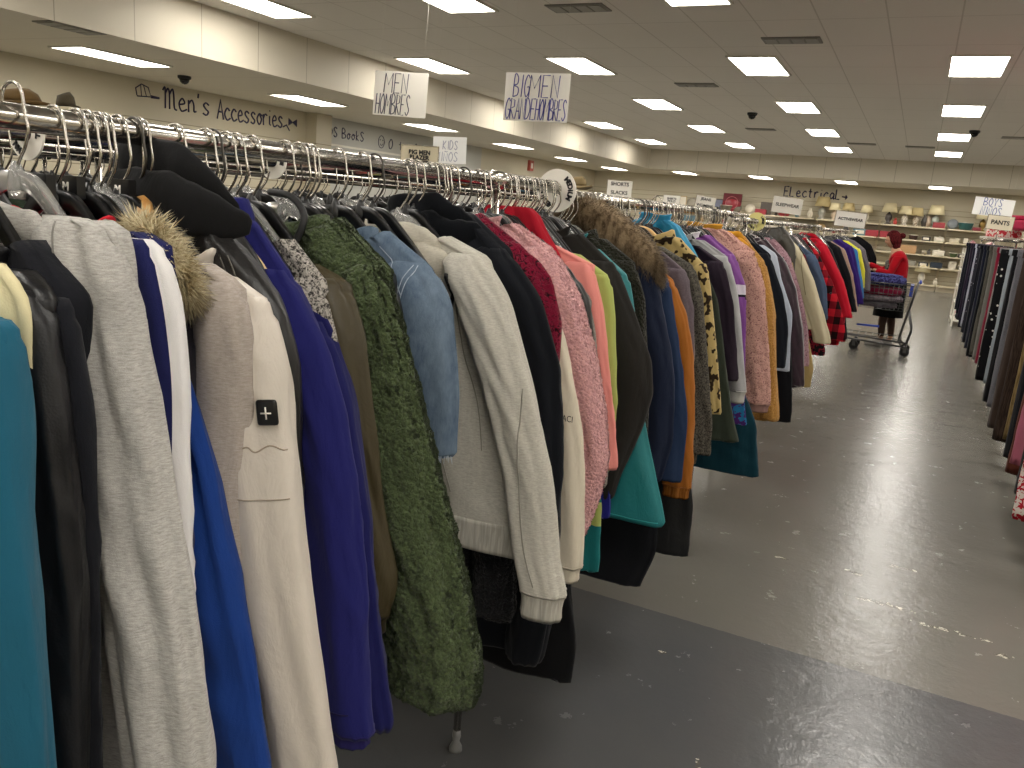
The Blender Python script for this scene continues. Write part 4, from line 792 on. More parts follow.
# ------------------------------------------------------------------ right hand racks with trousers
rack(.90, 3.4, 9.6, 1.635, 'chrome trouser rack nearest on the right of the aisle', (3.8, 6.5, 9.2))
rack(.90, 9.65, 15.8, 1.625, 'farther chrome trouser rack on the right of the aisle', (10, 13, 15.4))
def trousers(y, zb, mat, label, name='trousers', hw=.23, thk=.045, x=.90, zt=1.545, flare=.0, xoff=0):
    t = thing(name, (x, y, 0), label, {'trousers': 'trousers', 'skirt': 'skirt'}.get(name, name))
    seed = rr.uniform(0, 99); rings = []
    n = 26
    for i in range(n+1):
        z = zt+(zb-zt)*i/n; s = hw*(1+flare*(zt-z)) ; rings.append(ring(xoff, 0, s, thk*(.7+.3*min(1, i/5)), z, 40, 3))
    rings = rough_rings(rings, seed, .016)
    last = rings[-1]; c = sum(last, Vector())/len(last); rings.append([c+(p-c)*.85+Vector((0, 0, .01)) for p in last])
    if name == 'trousers':
        for s in (-1, 1):
            q = []
            for r_ in rings: q.append([Vector((s*.11+(p.x-xoff)*.5+xoff, p.y*(1 if s < 0 else .9)-.006*s, p.z)) for p in r_])
            MB().loft(q).build('trouser_leg', mat, t)
        MB().loft([ring(xoff, 0, hw+.004, thk*.75, zt+dz, 40, 3) for dz in (.01, -.005, -.035, -.04)]).build('waistband', mat, t)
    else: MB().loft(rings).build('fabric', mat, t)
    hang('clear', x, y, 1.635 if y < 9.6 else 1.625, 'clear clip hanger of the %s' % label, dz=0)
    return t
Rt = [
(3.95, .42, F('print', 'c22a36', 'd9cfc6'), 'red and white print skirt nearest on the right rack', 'skirt'),
(4.25, .30, F('knit', '8f8d8a'), 'grey trousers at the lower right edge of the picture', 'trousers'),
(4.65, .24, F('print', 'd8ccc4', 'b32030'), 'white and red patterned skirt low at the right edge', 'skirt'),
(4.9, .30, F('knit', '1a1a1d'), 'black trousers below the pink skirt', 'trousers'),
(5.08, .42, F('knit', 'a85f70'), 'dusty pink skirt on the right rack', 'skirt'),
(5.35, .30, F('knit', '5d2f22'), 'rust brown trousers with a small button', 'trousers'),
(5.6, .33, F('knit', '16161a'), 'black trousers beside the rust brown ones', 'trousers'),
(5.8, .40, F('wale', '8a7650', '6a5838'), 'tan corduroy trousers in the right row', 'trousers'),
(6.3, .28, F('wale', '3f332c', '2b221d'), 'wide dark brown corduroy trousers', 'trousers'),
(6.75, .27, F('knit', '41352f'), 'dark brown dress trousers on the right rack', 'trousers'),
(7.1, .36, F('heather', '77767c', '55545a'), 'heather grey trousers in the right row', 'trousers'),
(7.5, .33, F('knit', '131315'), 'black dress trousers in the right row', 'trousers'),
(7.75, .44, F('denim', '7d858c', 'a2a8ac'), 'pale grey jeans in the right row', 'trousers'),
(8.3, .38, F('dots', '121214', 'cfcbc4'), 'black skirt with white flower dots', 'skirt'),
(8.65, .42, F('heather', '8c8b8a', '686765'), 'light heather grey lounge trousers', 'trousers'),
(8.95, .44, F('knit', '7a1730'), 'crimson trousers in the right row', 'trousers'),
(9.4, .42, F('knit', '6f6e68'), 'grey flannel trousers next to the crimson ones', 'trousers'),
(9.9, .40, F('wale', '5f5d55', '46443e'), 'olive grey trousers in the right row', 'trousers'),
(10.3, .33, F('knit', '1a1b1f'), 'black trousers halfway down the right row', 'trousers'),
(10.8, .36, F('knit', '191b2c'), 'dark navy trousers in the right row', 'trousers'),
(11.4, .36, F('knit', '14151d'), 'midnight blue trousers in the right row', 'trousers'),
(12.0, .42, F('dots', '2c2c34', '8a8890'), 'dark spotted trousers in the right row', 'trousers'),
(12.4, .46, F('knit', 'a9abb8'), 'pale lavender grey trousers in the right row', 'trousers'),
(12.9, .40, F('knit', '1c1b2b'), 'dark indigo trousers in the right row', 'trousers'),
(13.5, .48, F('knit', '2a2030'), 'dark plum trousers near the far end of the right row', 'trousers'),
(14.1, .49, F('knit', '10131f'), 'blackish navy trousers near the far end of the right row', 'trousers'),
(14.8, .50, F('knit', '121420'), 'blackish navy trousers last in the right row', 'trousers'),
]
for k, (y, zb, m, lab, nm) in enumerate(Rt): trousers(y, zb, m, lab, nm, hw=.235 if nm == 'trousers' else .25, thk=.075 if y > 8 else .055)

# ------------------------------------------------------------------ signs
def facing(x, y, z, yaw=None, roll=0):
    yaw = math.atan2(x, y)*-1*.6 if yaw is None else yaw
    return Matrix.Translation((x, y, z)) @ Matrix.Rotation(yaw, 4, 'Z') @ Matrix.Rotation(roll, 4, 'Y')
def poster(lines, x, y, z, w_, h_, lab, ink, roll=0, yaw=.15, ceil=ZC, mat=None, r=.005, wires=True, stack=None):
    t = thing('hanging_sign', (x, y, z), lab, 'sign', rz=yaw); t.rotation_euler.y = roll
    MB().box(-w_/2, w_/2, -.002, .002, -h_/2, h_/2).build('poster_board', mat or M_card, t, False)
    if wires: 
        mb = MB()
        for s in (-1, 1): mb.tube([(s*w_*.4, 0, h_/2), (s*w_*.4, 0, ceil-z+.02)], .0005, 4)
        mb.build('string', M_frame, t)
    mb = MB()
    for s, x0, z0, hh, adv, wd in lines: write(s, x0, z0, hh, adv, r, lambda a, b: (a, -.003, b), mb, wd=wd, slant=.05)
    mb.build('handwriting', ink, t)
    return t
poster([('MEN', -.20, .01, .19, .09, .8), ('HOMBRES', -.29, -.205, .20, .057, .8)], -5.05, 7.3, 2.60, .64, .44, 'hanging white poster handwritten MEN HOMBRES', plain('dark_marker', '3a3450', .6), roll=.035, yaw=.05)
poster([('BIG', -.24, .0, .20, .07, .7), ('MEN', -.08, .0, .20, .095, .8), ('GRANDE', -.31, -.205, .19, .052, .85), ('HOMBRES', 0, -.205, .19, .042, .85)], -3.49, 7.3, 2.595, .65, .44, 'hanging white poster handwritten BIG MEN GRANDE HOMBRES', M_inkb, roll=.0, yaw=.1)
poster([('KIDS', -.06, .005, .07, .04, .7), ('NI~OS', -.12, -.09, .075, .045, .75)], -3.63, 6.0, 1.985, .30, .215, 'small bright white sign handwritten KIDS above the racks', plain('pale_grey_marker', '9c9ab0', .6), roll=-.02, mat=M_cardw, r=.003)
poster([('BOYS', -.09, .01, .07, .042, .7), ('NI~OS', -.10, -.075, .075, .04, .75)], .565, 9.0, 1.918, .34, .165, 'white poster in blue marker hanging over the right rack', plain('light_blue_marker', '5468a8', .6), roll=.05, r=.003, mat=M_cardw)
def topper(txt, x, y, z, w_, h_, lab, size, base_z, mat=None, roll=0, bold=.0015, yaw=.3):
    t = thing('rack_sign', (x, y, z), lab, 'sign', rz=yaw); t.rotation_euler.y = roll
    mb = MB(); mb.box(-w_/2, w_/2, -.002, .002, -h_/2, h_/2); mb.build('card', mat or M_card, t, False)
    fr = MB(); e = .005
    fr.box(-w_/2-e, w_/2+e, -.004, .004, h_/2, h_/2+e).box(-w_/2-e, w_/2+e, -.004, .004, -h_/2-e, -h_/2).box(-w_/2-e, -w_/2, -.004, .004, -h_/2, h_/2).box(w_/2, w_/2+e, -.004, .004, -h_/2, h_/2).build('holder', M_wire, t, False)
    MB().tube([(0, .004, -h_/2), (0, .004, base_z-z)], .004, 6).build('stem', M_wire, t)
    text_obj(txt, size, M_inkblk, t, Matrix.Translation((0, -.0035, 0)) @ Matrix.Rotation(PI/2, 4, 'X'), 1, bold)
topper('BIG MEN\nBLAZER\nCOATS', -2.4, 3.67, 1.79, .195, .115, 'tan size sign reading BLAZER on the third rack row', .030, 1.655, plain('manila_card', 'd3c8ab', .5))
topper('SHORTS\n\nSLACKS', -3.3, 9.4, 1.866, .29, .182, 'small framed sign reading SHORTS SLACKS', .058, 1.62)
topper('SHIRTS\nPOLO', -3.3, 11.7, 1.82, .23, .13, 'small framed sign left of the jeans sign', .042, 1.62)
topper('JEANS\n\nWOMENS', -2.4, 10.0, 1.787, .23, .14, 'small framed sign reading JEANS', .045, 1.6, roll=.1)
topper('SLEEPWEAR', -1.5, 10.38, 1.83, .345, .185, 'framed white sign reading SLEEPWEAR', .052, 1.60, roll=.06)
topper('ACTIVEWEAR', -.815, 11.0, 1.73, .36, .18, 'framed white sign reading ACTIVEWEAR', .048, 1.60, roll=.04)
topper('PANTS', .645, 9.0, 1.78, .23, .125, 'cream sign reading PANTS on the right rack', .055, 1.62, plain('cream_card', 'ddd3bb', .5), roll=.04)
def disc(x, y, z, r, txt, lab, mat):
    t = thing('size_marker', (x, y, z), lab, 'size marker', rz=.0)
    n = 40; q = []
    for (rad, yy) in ((.016, -.002), (r, -.002), (r, .002), (.016, .002), (.016, -.002)):
        q.append([Vector((rad*math.cos(2*PI*k/n), yy, rad*math.sin(2*PI*k/n))) for k in range(n)])
    mb = MB(); mb.loft(q, cap0=False, cap1=False); mb.build('disc', mat, t, 'sharp')
    for s0 in (0, PI*.85):
        for i, ch in enumerate(txt):
            a = PI/4-i*.24-s0
            text_obj(ch, r*.34, M_inkblk, t, Matrix.Translation((r*.72*math.cos(a), -.0035, r*.72*math.sin(a))) @ Matrix.Rotation(PI/2, 4, 'X') @ Matrix.Rotation(a-PI/2, 4, 'Z'), 1, .001, name='size_lettering')
disc(RX, 2.24, 1.645, .062, 'MEDIUM', 'round white rail divider reading MEDIUM', M_card)
disc(RX, 5.55, 1.606, .06, 'LARGE', 'round pale yellow rail divider on the third rack', plain('pale_yellow_plastic', 'cfc67f', .4))
disc(-1.5, 1.62, 1.655, .045, 'LARGE', 'round white rail divider on the second rack row near the green coat', M_card)
disc(-1.5, .98, 1.655, .05, 'SMALL', 'round white rail divider on the second rack row at far left', M_card)

# hats on top of the racks
def hat(x, y, z, lab, col, r=.13, kind='brim'):
    t = thing('hat', (x, y, z), lab, 'hat')
    mb = MB(); n = 28; q = []
    for k, (rad, zz) in enumerate([(r*1.0, .0), (r*.98, .01), (r*.62, .018), (r*.60, .05), (r*.52, .09), (r*.3, .11), (r*.05, .10)]):
        q.append([Vector((rad*math.cos(2*PI*i/n)*1.15, rad*math.sin(2*PI*i/n), zz+(.02*math.cos(4*PI*i/n) if k < 2 else .012*math.sin(2*PI*i/n+1)*(k > 4)))) for i in range(n)])
    MB().loft(q[:3]).build('brim', F('knit', col), t); MB().loft(q[2:]).build('crown', F('knit', col), t)
    return t
pg = thing('hat_peg', (-3.3, 8.05, 1.65), 'steel hat peg standing on the rail under the tan hat', 'stand'); MB().tube([(0, 0, 0), (0, 0, .16)], .006, 8).lathe([(.03, .15), (.05, .16), (.02, .17)], n=14).build('peg', M_wire, pg)
hat(-3.3, 8.05, 1.81, 'tan brimmed hat on top of the fourth rack row', '7a6a4c', .15)
hat(-6.2, 4.0, 2.02, 'brown felt hat at the upper left edge above the rail', '57452a', .24)
hat(-5.66, 4.0, 2.0, 'dark pointed hat beside the brown felt hat', '3a3428', .10)
sh = thing('display_stand', (-5.95, 4.0, 0), 'hat display stand behind the racks at far left', 'display stand')
MB().box(-.6, .6, -.2, .2, 1.98, 2.0).build('shelf', M_shelf, sh, False)
for s in (-1, 1): MB().tube([(s*.5, 0, 0), (s*.5, 0, 1.98)], .015, 10).build('post', M_chrome, sh)
# red boxes on the left wall
for y, z, h, lab in ((18.4, 2.76, .22, 'red alarm box on the left wall beside the small white sign'), (22.5, 2.72, .3, 'faded red extinguisher sign on the left wall farther back')):
    t = thing('alarm_box', (WX0+.0, y, z), lab, 'alarm'); MB().box(0, .08, -.13, .13, -h/2, h/2).build('housing', plain('faded_red', 'b5554a', .5), t, False); MB().box(.08, .09, -.06, .06, -h/4, h/4).build('front_plate', M_card, t, False)

# ------------------------------------------------------------------ far wall shelving and goods
SHZ = (.18, .70, 1.06, 1.47, 1.87)
def shelving(x0, x1, lab):
    t = thing('wall_shelving', ((x0+x1)/2, WY1-.3, 0), lab, 'shelving'); w2 = (x1-x0)/2
    for z in SHZ: MB().box(-w2+.02, w2-.02, -.28, .28, z-.035, z).build('shelf', M_shelf, t, False)
    for s in (-1, 1): MB().box(s*w2-.02, s*w2+.02, .22, .28, 0, 2.0).build('upright', M_shelf, t, False)
    MB().box(-w2, w2, -.24, .28, 0, .14).build('kick_base', plain('shelf_base', '9c917a', .6), t, False)
for k, x0 in enumerate((-8.6, -6.75, -4.9, -3.05, -1.2, .65)):
    shelving(x0, x0+1.83, 'almond wall shelving bay, %s from the left' % yname[k])
def lamp(x, z, s, shade, base, lab, baseprof=None, tall=1, g=None):
    t = thing('table_lamp', (x, WY1-.36, z), lab, 'lamp', g); s = s*1.22; h = .28*s*tall
    pr = baseprof or [(.07, 0), (.07, .02), (.03, .04), (.075, .12), (.06, .2), (.02, .25), (.012, .28)]
    MB().lathe([(r*s, zz*s*tall) for r, zz in pr], n=20).build('lamp_base', base, t)
    q = [(.16*s, h-.02*s), (.115*s, h+.17*s)]
    mb = MB(); mb.lathe(q, n=24, cap0=False, cap1=False); o = mb.build('lamp_shade', shade, t); sd = o.modifiers.new('thickness', 'SOLIDIFY'); sd.thickness = .004
cream_shade, tan_shade = plain('cream_shade', 'd8cba3', .8), plain('tan_shade', 'b8a677', .8)
rr = random.Random(21)
basecols = ['8e8b80', 'b8a48c', '4f5a4e', 'c9c1ad', '3a3330', 'a39a8a', '7c6a52', '9aa39a']
spots_l = [(-2.92, 1.25, 'tan', 'tall lamp with tan drum shade under the Electrical lettering'), (-2.55, .95, 'cream', 'lamp with cone shade right of the tall lamp'), (-2.15, 1.0, 'tan', 'lamp with wide tan shade and dark green base'),
           (-1.62, .95, 'cream', 'lamp with plain cream shade behind the activewear sign'), (-.98, 1.15, 'cream', 'largest cream lamp with wide shade on top shelf'), (-.53, 1.05, 'cream', 'lamp with cream drum shade and floral base'),
           (-.22, 1.0, 'tan', 'lamp with drum shade and patterned white base'), (.30, 1.2, 'cream', 'lamp with small cone shade left of the red box')]
for i, (x, s, c, lab) in enumerate(spots_l):
    x = min(x, .5)
    lamp(x, 1.87, s, cream_shade if c == 'cream' else tan_shade, F('print', basecols[i % 8], 'd8cfc0') if i in (5, 6) else plain('lamp_ceramic', basecols[i % 8], .3), lab)
lamp(.22, .18, 1.15, cream_shade, plain('white_ceramic', 'd6d0c2', .4), 'large cream shaded lamp on the lowest shelf')
lamp(1.55, 1.87, 1.1, cream_shade, plain('brass_base', '8a7040', .3, .8), 'cream lamp partly behind the PANTS sign')
def good(kind, x, z, col, lab, sc_=1.0, dy=0):
    t = thing(kind, (x, WY1-.42+dy, z), lab, kind.replace('_', ' ')); m = plain(kind+'_finish', col, .45); m2 = plain(kind+'_detail', 'd8d0be' if kind not in ('storage_box',) else col, .5)
    if kind == 'vase': MB().lathe([(r*sc_, q*sc_) for r, q in [(.04, 0), (.055, .02), (.085, .12), (.06, .2), (.03, .25), (.045, .29)]], n=18).build('body', m, t)
    elif kind in ('basket', 'pot', 'bowl'):
        MB().lathe([(r*sc_, q*sc_) for r, q in [(.10, 0), (.13, .03), (.16, .15), (.165, .17), (.15, .165), (.12, .03)]], n=20, cap1=True).build('body', m, t)
        MB().tube([(.165*sc_*math.cos(a*PI/8), .165*sc_*math.sin(a*PI/8), .17*sc_) for a in range(16)], .008, 6, closed=True).build('rim', m2, t)
    elif kind in ('picture_frame',):
        w_, h_ = .13*sc_, .16*sc_; mb = MB(); mb.box(-w_, w_, -.01, .01, 0, .02).box(-w_, w_, -.01, .01, 2*h_-.02, 2*h_).box(-w_, -w_+.02, -.01, .01, 0, 2*h_).box(w_-.02, w_, -.01, .01, 0, 2*h_).build('frame', m, t, False)
        MB().box(-w_+.02, w_-.02, -.004, .006, .02, 2*h_-.02).build('picture', m2, t, False)
    elif kind == 'plate':
        M = Matrix.Rotation(PI/2-.25, 4, 'X'); MB().lathe([(.02, .012), (.09*sc_, .01), (.15*sc_, -.006), (.15*sc_, .0), (.02, .02)], (0, 0, .15*sc_), 28, M=M).build('disc', m, t); MB().box(-.05, .05, -.02, .05, 0, .02).build('stand', m2, t, False)
    elif kind in ('storage_box', 'appliance', 'clock_radio', 'book_stack'):
        o = MB().box(-.15*sc_, .15*sc_, -.1, .1, 0, .15*sc_).build('body', m, t, False); b = o.modifiers.new('bevel', 'BEVEL'); b.width = .015; b.segments = 3
        MB().box(-.10*sc_, .10*sc_, -.112, -.1, .04*sc_, .12*sc_).build('front_panel', m2, t, False)
        if kind == 'appliance': MB().lathe([(.02, 0), (.02, .03), (.03, .04)], (0, 0, .15*sc_), 12).build('knob', m2, t)
    elif kind == 'figurine':
        MB().ell((0, 0, .06*sc_), .05*sc_, .04*sc_, .06*sc_).ell((0, 0, .15*sc_), .03*sc_, .03*sc_, .035*sc_).ell((-.04*sc_, 0, .1*sc_), .015*sc_, .015*sc_, .04*sc_).build('body', m, t); MB().box(-.05*sc_, .05*sc_, -.04, .04, -.0, .012).build('base', m2, t, False)
    elif kind == 'mug':
        MB().lathe([(.04*sc_, 0), (.042*sc_, .1*sc_), (.037*sc_, .1*sc_), (.035*sc_, .01)], n=16).build('body', m, t); MB().tube([((.042+.03*math.sin(a))*sc_, 0, (.05+.03*math.cos(a))*sc_) for a in [k*PI/6 for k in range(7)]], .006, 6).build('handle', m, t)
    return t
goods = [('storage_box', .42, 1.87, '8e2c33', 'red box on the top shelf right of the lamps', 1.1), ('vase', .02, 1.87, '3b352f', 'dark slim vase between lamps on the top shelf', 1.2), ('vase', .12, 1.87, 'a3917c', 'beige vase next to the dark slim vase', 1.1),
 ('figurine', -.77, 1.87, 'b03a32', 'red figurine beside the largest lamp', 1.1), ('plate', .78, 1.87, '6f7477', 'grey plate standing on the top shelf', 1.0), ('basket', 1.12, 1.87, '2f5a57', 'dark green basket on the top shelf', 1.25),
 ('storage_box', 1.42, 1.87, '7c2a35', 'maroon box beside the green basket', .7), ('storage_box', .9, 1.47, 'c9bfa6', 'cream box on the second shelf down', .8), ('picture_frame', 1.2, 1.47, '7f7360', 'brown framed picture on the second shelf down', .6),
 ('picture_frame', .98, 1.47, 'cfc8b5', 'pale framed picture on the second shelf down', .5), ('clock_radio', .15, 1.47, '2c2828', 'black clock radio on the second shelf down', .8), ('appliance', .5, 1.47, 'c7c1b0', 'white appliance on the second shelf down', .9),
 ('bowl', -.2, 1.47, '3f2a26', 'dark brown bowl on the second shelf down', .8), ('mug', 1.35, 1.47, '8a7f70', 'brown mug on the second shelf down', 1.2), ('appliance', .55, 1.06, 'd8d2c2', 'white toaster on the third shelf down', 1.05),
 ('mug', .15, 1.06, 'a89f8c', 'beige mug on the third shelf down', 1.3), ('figurine', .3, 1.06, '55504a', 'dark figurine on the third shelf down', 1), ('bowl', .95, 1.06, '4a5a3a', 'green bowl on the third shelf down', .7), ('clock_radio', 1.2, 1.06, '3c3836', 'black radio on the third shelf down', .8),
 ('appliance', .2, .70, '20232a', 'black machine on the fourth shelf down', .9), ('storage_box', .55, .70, '1f2b38', 'dark blue case on the fourth shelf down', 1.1), ('picture_frame', .98, .70, 'cfcabc', 'white frame on the fourth shelf down', .75), ('bowl', 1.25, .70, '6c665a', 'grey bowl on the fourth shelf down', .8),
 ('figurine', .62, .18, 'd8cfbd', 'white figurine beside the lowest lamp', 1.2), ('storage_box', -.15, .7, '8b8577', 'grey box on the fourth shelf behind the woman', 1), ('storage_box', -.3, 1.06, 'b08a60', 'cardboard box behind the woman', 1.6)]
for g_ in goods: good(*g_)
lk = ['vase', 'figurine', 'picture_frame', 'bowl', 'mug', 'appliance', 'plate', 'storage_box']
cn = {'9b2f38': 'red', '6a6355': 'olive', 'c9c0ad': 'cream', '3d3a36': 'dark', '8c8576': 'grey', '5f7a84': 'blue', 'b59868': 'tan'}
x = -8.2; i = 0
while x < -.5:
    for z in (1.87, 1.47):
        if z > 1.8 and x > -3.2: continue
        k = lk[rr.randrange(8)]; c = rr.choice(list(cn)); tag(good(k, x+rr.uniform(-.03, .03), z, c, 'x', rr.uniform(.9, 1.3)), '%s %s on the %s far shelf left of the lamps' % (cn[c], k.replace('_', ' '), 'top' if z > 1.8 else 'second'), group='%s %s on the %s far shelf' % (cn[c], k.replace('_', ' '), 'top' if z > 1.8 else 'second'))
    x += .38
# large pieces standing before the far wall, seen above the racks
def stand_piece(x, y, z, col, lab, w_=.3, h_=.3, name='framed_picture'):
    t = thing(name, (x, y, z), lab, name.replace('_', ' '))
    mb = MB(); e = .03; mb.box(-w_/2, w_/2, -.02, .02, 0, e).box(-w_/2, w_/2, -.02, .02, h_-e, h_).box(-w_/2, -w_/2+e, -.02, .02, e, h_-e).box(w_/2-e, w_/2, -.02, .02, e, h_-e).build('frame', M_woodpale if name == 'wall_mirror' else plain('dark_frame', '4a4038', .5), t, False)
    MB().box(-w_/2+e, w_/2-e, -.006, .01, e, h_-e).build('panel', plain('panel_'+name, col, .2), t, False)
stand_piece(-6.5, WY1-.3, 1.87, '7a7f92', 'framed blue grey picture on the far shelf', .9, .4)
stand_piece(-4.55, WY1-.3, 1.87, '56504a', 'dark framed picture right of the red platter', .55, .4)
tt = thing('platter', (-5.75, WY1-.4, 1.87), 'large red round platter with patterned rings on the far shelf', 'platter')
MB().lathe([(.02, .02), (.17, .015), (.30, -.01), (.30, .0), (.02, .03)], (0, 0, .3), 36, M=Matrix.Rotation(PI/2-.15, 4, 'X')).build('plate', plain('red_glaze', '8e2430', .3), tt)
MB().tube([(.2*math.cos(a*PI/12), -.035, .3+.2*math.sin(a*PI/12)) for a in range(24)], .01, 6, closed=True).build('ring', plain('pink_glaze', 'b8666a', .3), tt)
MB().box(-.3, .3, .0, .06, 0, .6).build('back_board', plain('maroon_board', '6a1f28', .6), tt, False)
# merchandise tower near the end of the right row
ms = thing('merchandise_shelf', (1.12, 17.6, 0), 'white wire shelf of small goods past the right trouser row', 'shelf')
for z in (.12, .45, .75, 1.05, 1.35): MB().box(-.35, .35, -.5, .5, z-.02, z).build('shelf_board', M_frame, ms, False)
for sx_ in (-1, 1):
    for sy_ in (-1, 1): MB().box(sx_*.34-.015, sx_*.34+.015, sy_*.48-.015, sy_*.48+.015, 0, 1.45).build('upright', M_frame, ms, False)
rr = random.Random(9); mc = [('e3ddd5', 'white'), ('d29aa0', 'pink'), ('c9c2b4', 'cream'), ('23232a', 'black'), ('9b2f38', 'red')]
for z in (.12, .45, .75, 1.05, 1.35):
    for yy in (-.38, -.13, .13, .38):
        for xx in (-.22, .08):
            c, cnm = rr.choice(mc); t = thing('plush_toy', (1.12+xx, 17.6+yy, z), '%s plush toy on the white wire shelf' % cnm, 'toy', '%s toys on the wire shelf' % cnm)
            MB().ell((0, 0, .08), .085, .075, .08, 12, 8).build('body', plain('plush_'+cnm, c, .9), t); MB().ell((-.03, 0, .18), .055, .05, .05, 12, 8).ell((-.03, .045, .225), .018, .02, .02, 8, 6).ell((-.03, -.045, .225), .018, .02, .02, 8, 6).build('head', plain('plush_'+cnm, c, .9), t)
# things lying on top of the right rack
pb = thing('pink_blanket', (1.05, 10.5, 1.75), 'folded pink blanket on top of the right rack', 'blanket')
mb = MB(); q = [ring(0, 0, .28+.02*math.sin(i), .55, .0+.03*i, 30, 4) for i in range(4)]; mb.loft(rough_rings(q, 3, .02)).build('fold', F('knit', 'c23a5a'), pb)
MB().loft(rough_rings([ring(0, 0, .25, .5, .10+.02*i, 30, 4) for i in range(3)], 5, .02)).build('top_fold', F('knit', 'b02c4c'), pb)
bx = thing('patterned_box', (.86, 11.2, 1.66), 'red and white patterned box on top of the right rack', 'box')
MB().box(-.17, .17, -.15, .15, 0, .14).build('carton', F('print', 'c7404a', 'e2d6cf'), bx, False); MB().box(-.175, .175, -.155, .155, .14, .17).build('lid', F('print', 'd98a90', 'e9ded8'), bx, False)
tr = thing('wire_tray', (.98, 10.85, 1.64), 'wire tray on top of the right rack', 'tray')
MB().box(-.34, .34, -.62, .62, 0, .015).build('tray_board', M_frame, tr, False)

# ------------------------------------------------------------------ shopping cart
M_cart = plain('dark_cart_steel', '5a5a5a', .35, .9); M_bluep = plain('blue_plastic', '2440a8', .35)
ct = thing('shopping_cart', (-.28, 12.15, 0), 'grey wire shopping cart with blue handle piled with clothes', 'shopping cart')
# x: -0.55 (front) .. +0.35 (handle end)
mb = MB()
for s in (-.26, .26):
    mb.tube([(.36, s, .98), (.33, s, .80), (.24, s, .20), (.30, s*.95, .13)], .013, 8)
    mb.tube([(-.48, s*.8, .16), (.36, s*.95, .13)], .014, 8)
    mb.tube([(.30, s, .62), (.38, s, .35), (.34, s*.95, .13)], .011, 8)
mb.tube([(-.48, -.2, .16), (-.48, .2, .16)], .013, 8); mb.tube([(.26, -.26, .20), (.26, .26, .20)], .011, 8)
mb.build('frame', M_cart, ct)
mb = MB()
c8 = lambda z: (-.52+.10*(1-(z-.45)/.5)*1, .31-.05*(1-(z-.45)/.5), .21+.05*(z-.45)/.5)
for z in (.6, .67, .74, .81, .88, .95):
    a, b, hy = c8(z); mb.tube([(a, -hy*.85, z), (b, -hy, z), (b, hy, z), (a, hy*.85, z), (a, -hy*.85, z)], .004 if z < .95 else .008, 6)
for k in range(15):
    f = k/14; a0, b0, h0 = c8(.6); a1, b1, h1 = c8(.95)
    for s in (-1, 1): mb.tube([(a0+(b0-a0)*f, s*h0*(.85+.15*f), .6), (a1+(b1-a1)*f, s*h1*(.85+.15*f), .95)], .003, 5)
    mb.tube([(a0+(b0-a0)*f, -h0*(.85+.15*f), .6), (a0+(b0-a0)*f, h0*(.85+.15*f), .6)], .003, 5)
for k in range(7):
    f = -1+k/3; a0, b0, h0 = c8(.6); a1, b1, h1 = c8(.95)
    mb.tube([(a0, h0*.85*f, .6), (a1, h1*.85*f, .95)], .003, 5); mb.tube([(b0, h0*f, .6), (b1, h1*f, .95)], .003, 5)
mb.build('basket', M_cart, ct)
mb = MB()
for k in range(9): mb.tube([(-.45+.09*k, -.2, .22), (-.45+.09*k, .2, .22)], .004, 5)
mb.tube([(-.48, -.2, .22), (.28, -.22, .22), (.28, .22, .22), (-.48, .2, .22), (-.48, -.2, .22)], .006, 6); mb.build('lower_rack', M_cart, ct)
MB().tube([(.38, -.27, 1.0), (.38, .27, 1.0)], .017, 12).build('handle', M_bluep, ct)
MB().box(.27, .31, -.2, .2, .80, .95).build('child_seat_flap', M_bluep, ct, False)
MB().tube([(-.30, -.24, .36), (-.02, -.25, .37)], .014, 8).build('bumper', M_bluep, ct)
for wx, wy in ((-.30, -.18), (-.30, .18), (.34, -.24), (.34, .24)):
    o = MB().lathe([(.01, -.016), (.055, -.016), (.062, -.008), (.062, .008), (.055, .016), (.01, .016)], (wx, wy, .064), 20, M=Matrix.Rotation(PI/2, 4, 'X')).build('wheel', M_dark, ct)
    MB().box(wx-.02, wx+.02, wy-.025, wy-.019, .06, .14).box(wx-.02, wx+.02, wy+.019, wy+.025, .06, .14).box(wx-.02, wx+.02, wy-.025, wy+.025, .13, .145).build('caster_fork', M_cart, o, False)
def heap(x, y, z, rx_, ry_, h, mat, lab, seed):
    t = thing('folded_garment', (x, y, z), lab, 'folded clothes')
    q = [ring(0, 0, rx_*k, ry_*k, zz, 30, 3) for zz, k in ((0, .86), (h*.15, 1), (h*.6, 1.0), (h*.9, .93), (h, .6))]
    MB().loft(rough_rings(q, seed, .045)).build('bundle', mat, t)
    MB().loft(rough_rings([ring(.02, -.01, rx_*.8*k, ry_*.8*k, zz, 30, 3) for zz, k in ((h*.9, 1), (h*1.1, 1), (h*1.2, .7))], seed+4, .025)).build('top_fold', mat, t)
CX, CY = -.28, 12.15
heap(CX-.12, CY, .615, .26, .19, .08, F('heather', '8a8288', '3f3a44'), 'grey striped bundle in the lower part of the cart', 1)
heap(CX-.10, CY, .70, .29, .2, .09, F('tweed', 'a79aa0', '4c454e'), 'grey pink patterned bundle in the middle of the cart', 2)
heap(CX-.11, CY, .78, .30, .21, .10, F('knit', '6e1730'), 'dark red bundle under the blue one in the cart', 3)
heap(CX-.11, CY, .92, .31, .22, .12, F('print', '26244e', '484a78'), 'blue purple patterned bundle on top of the cart', 5)

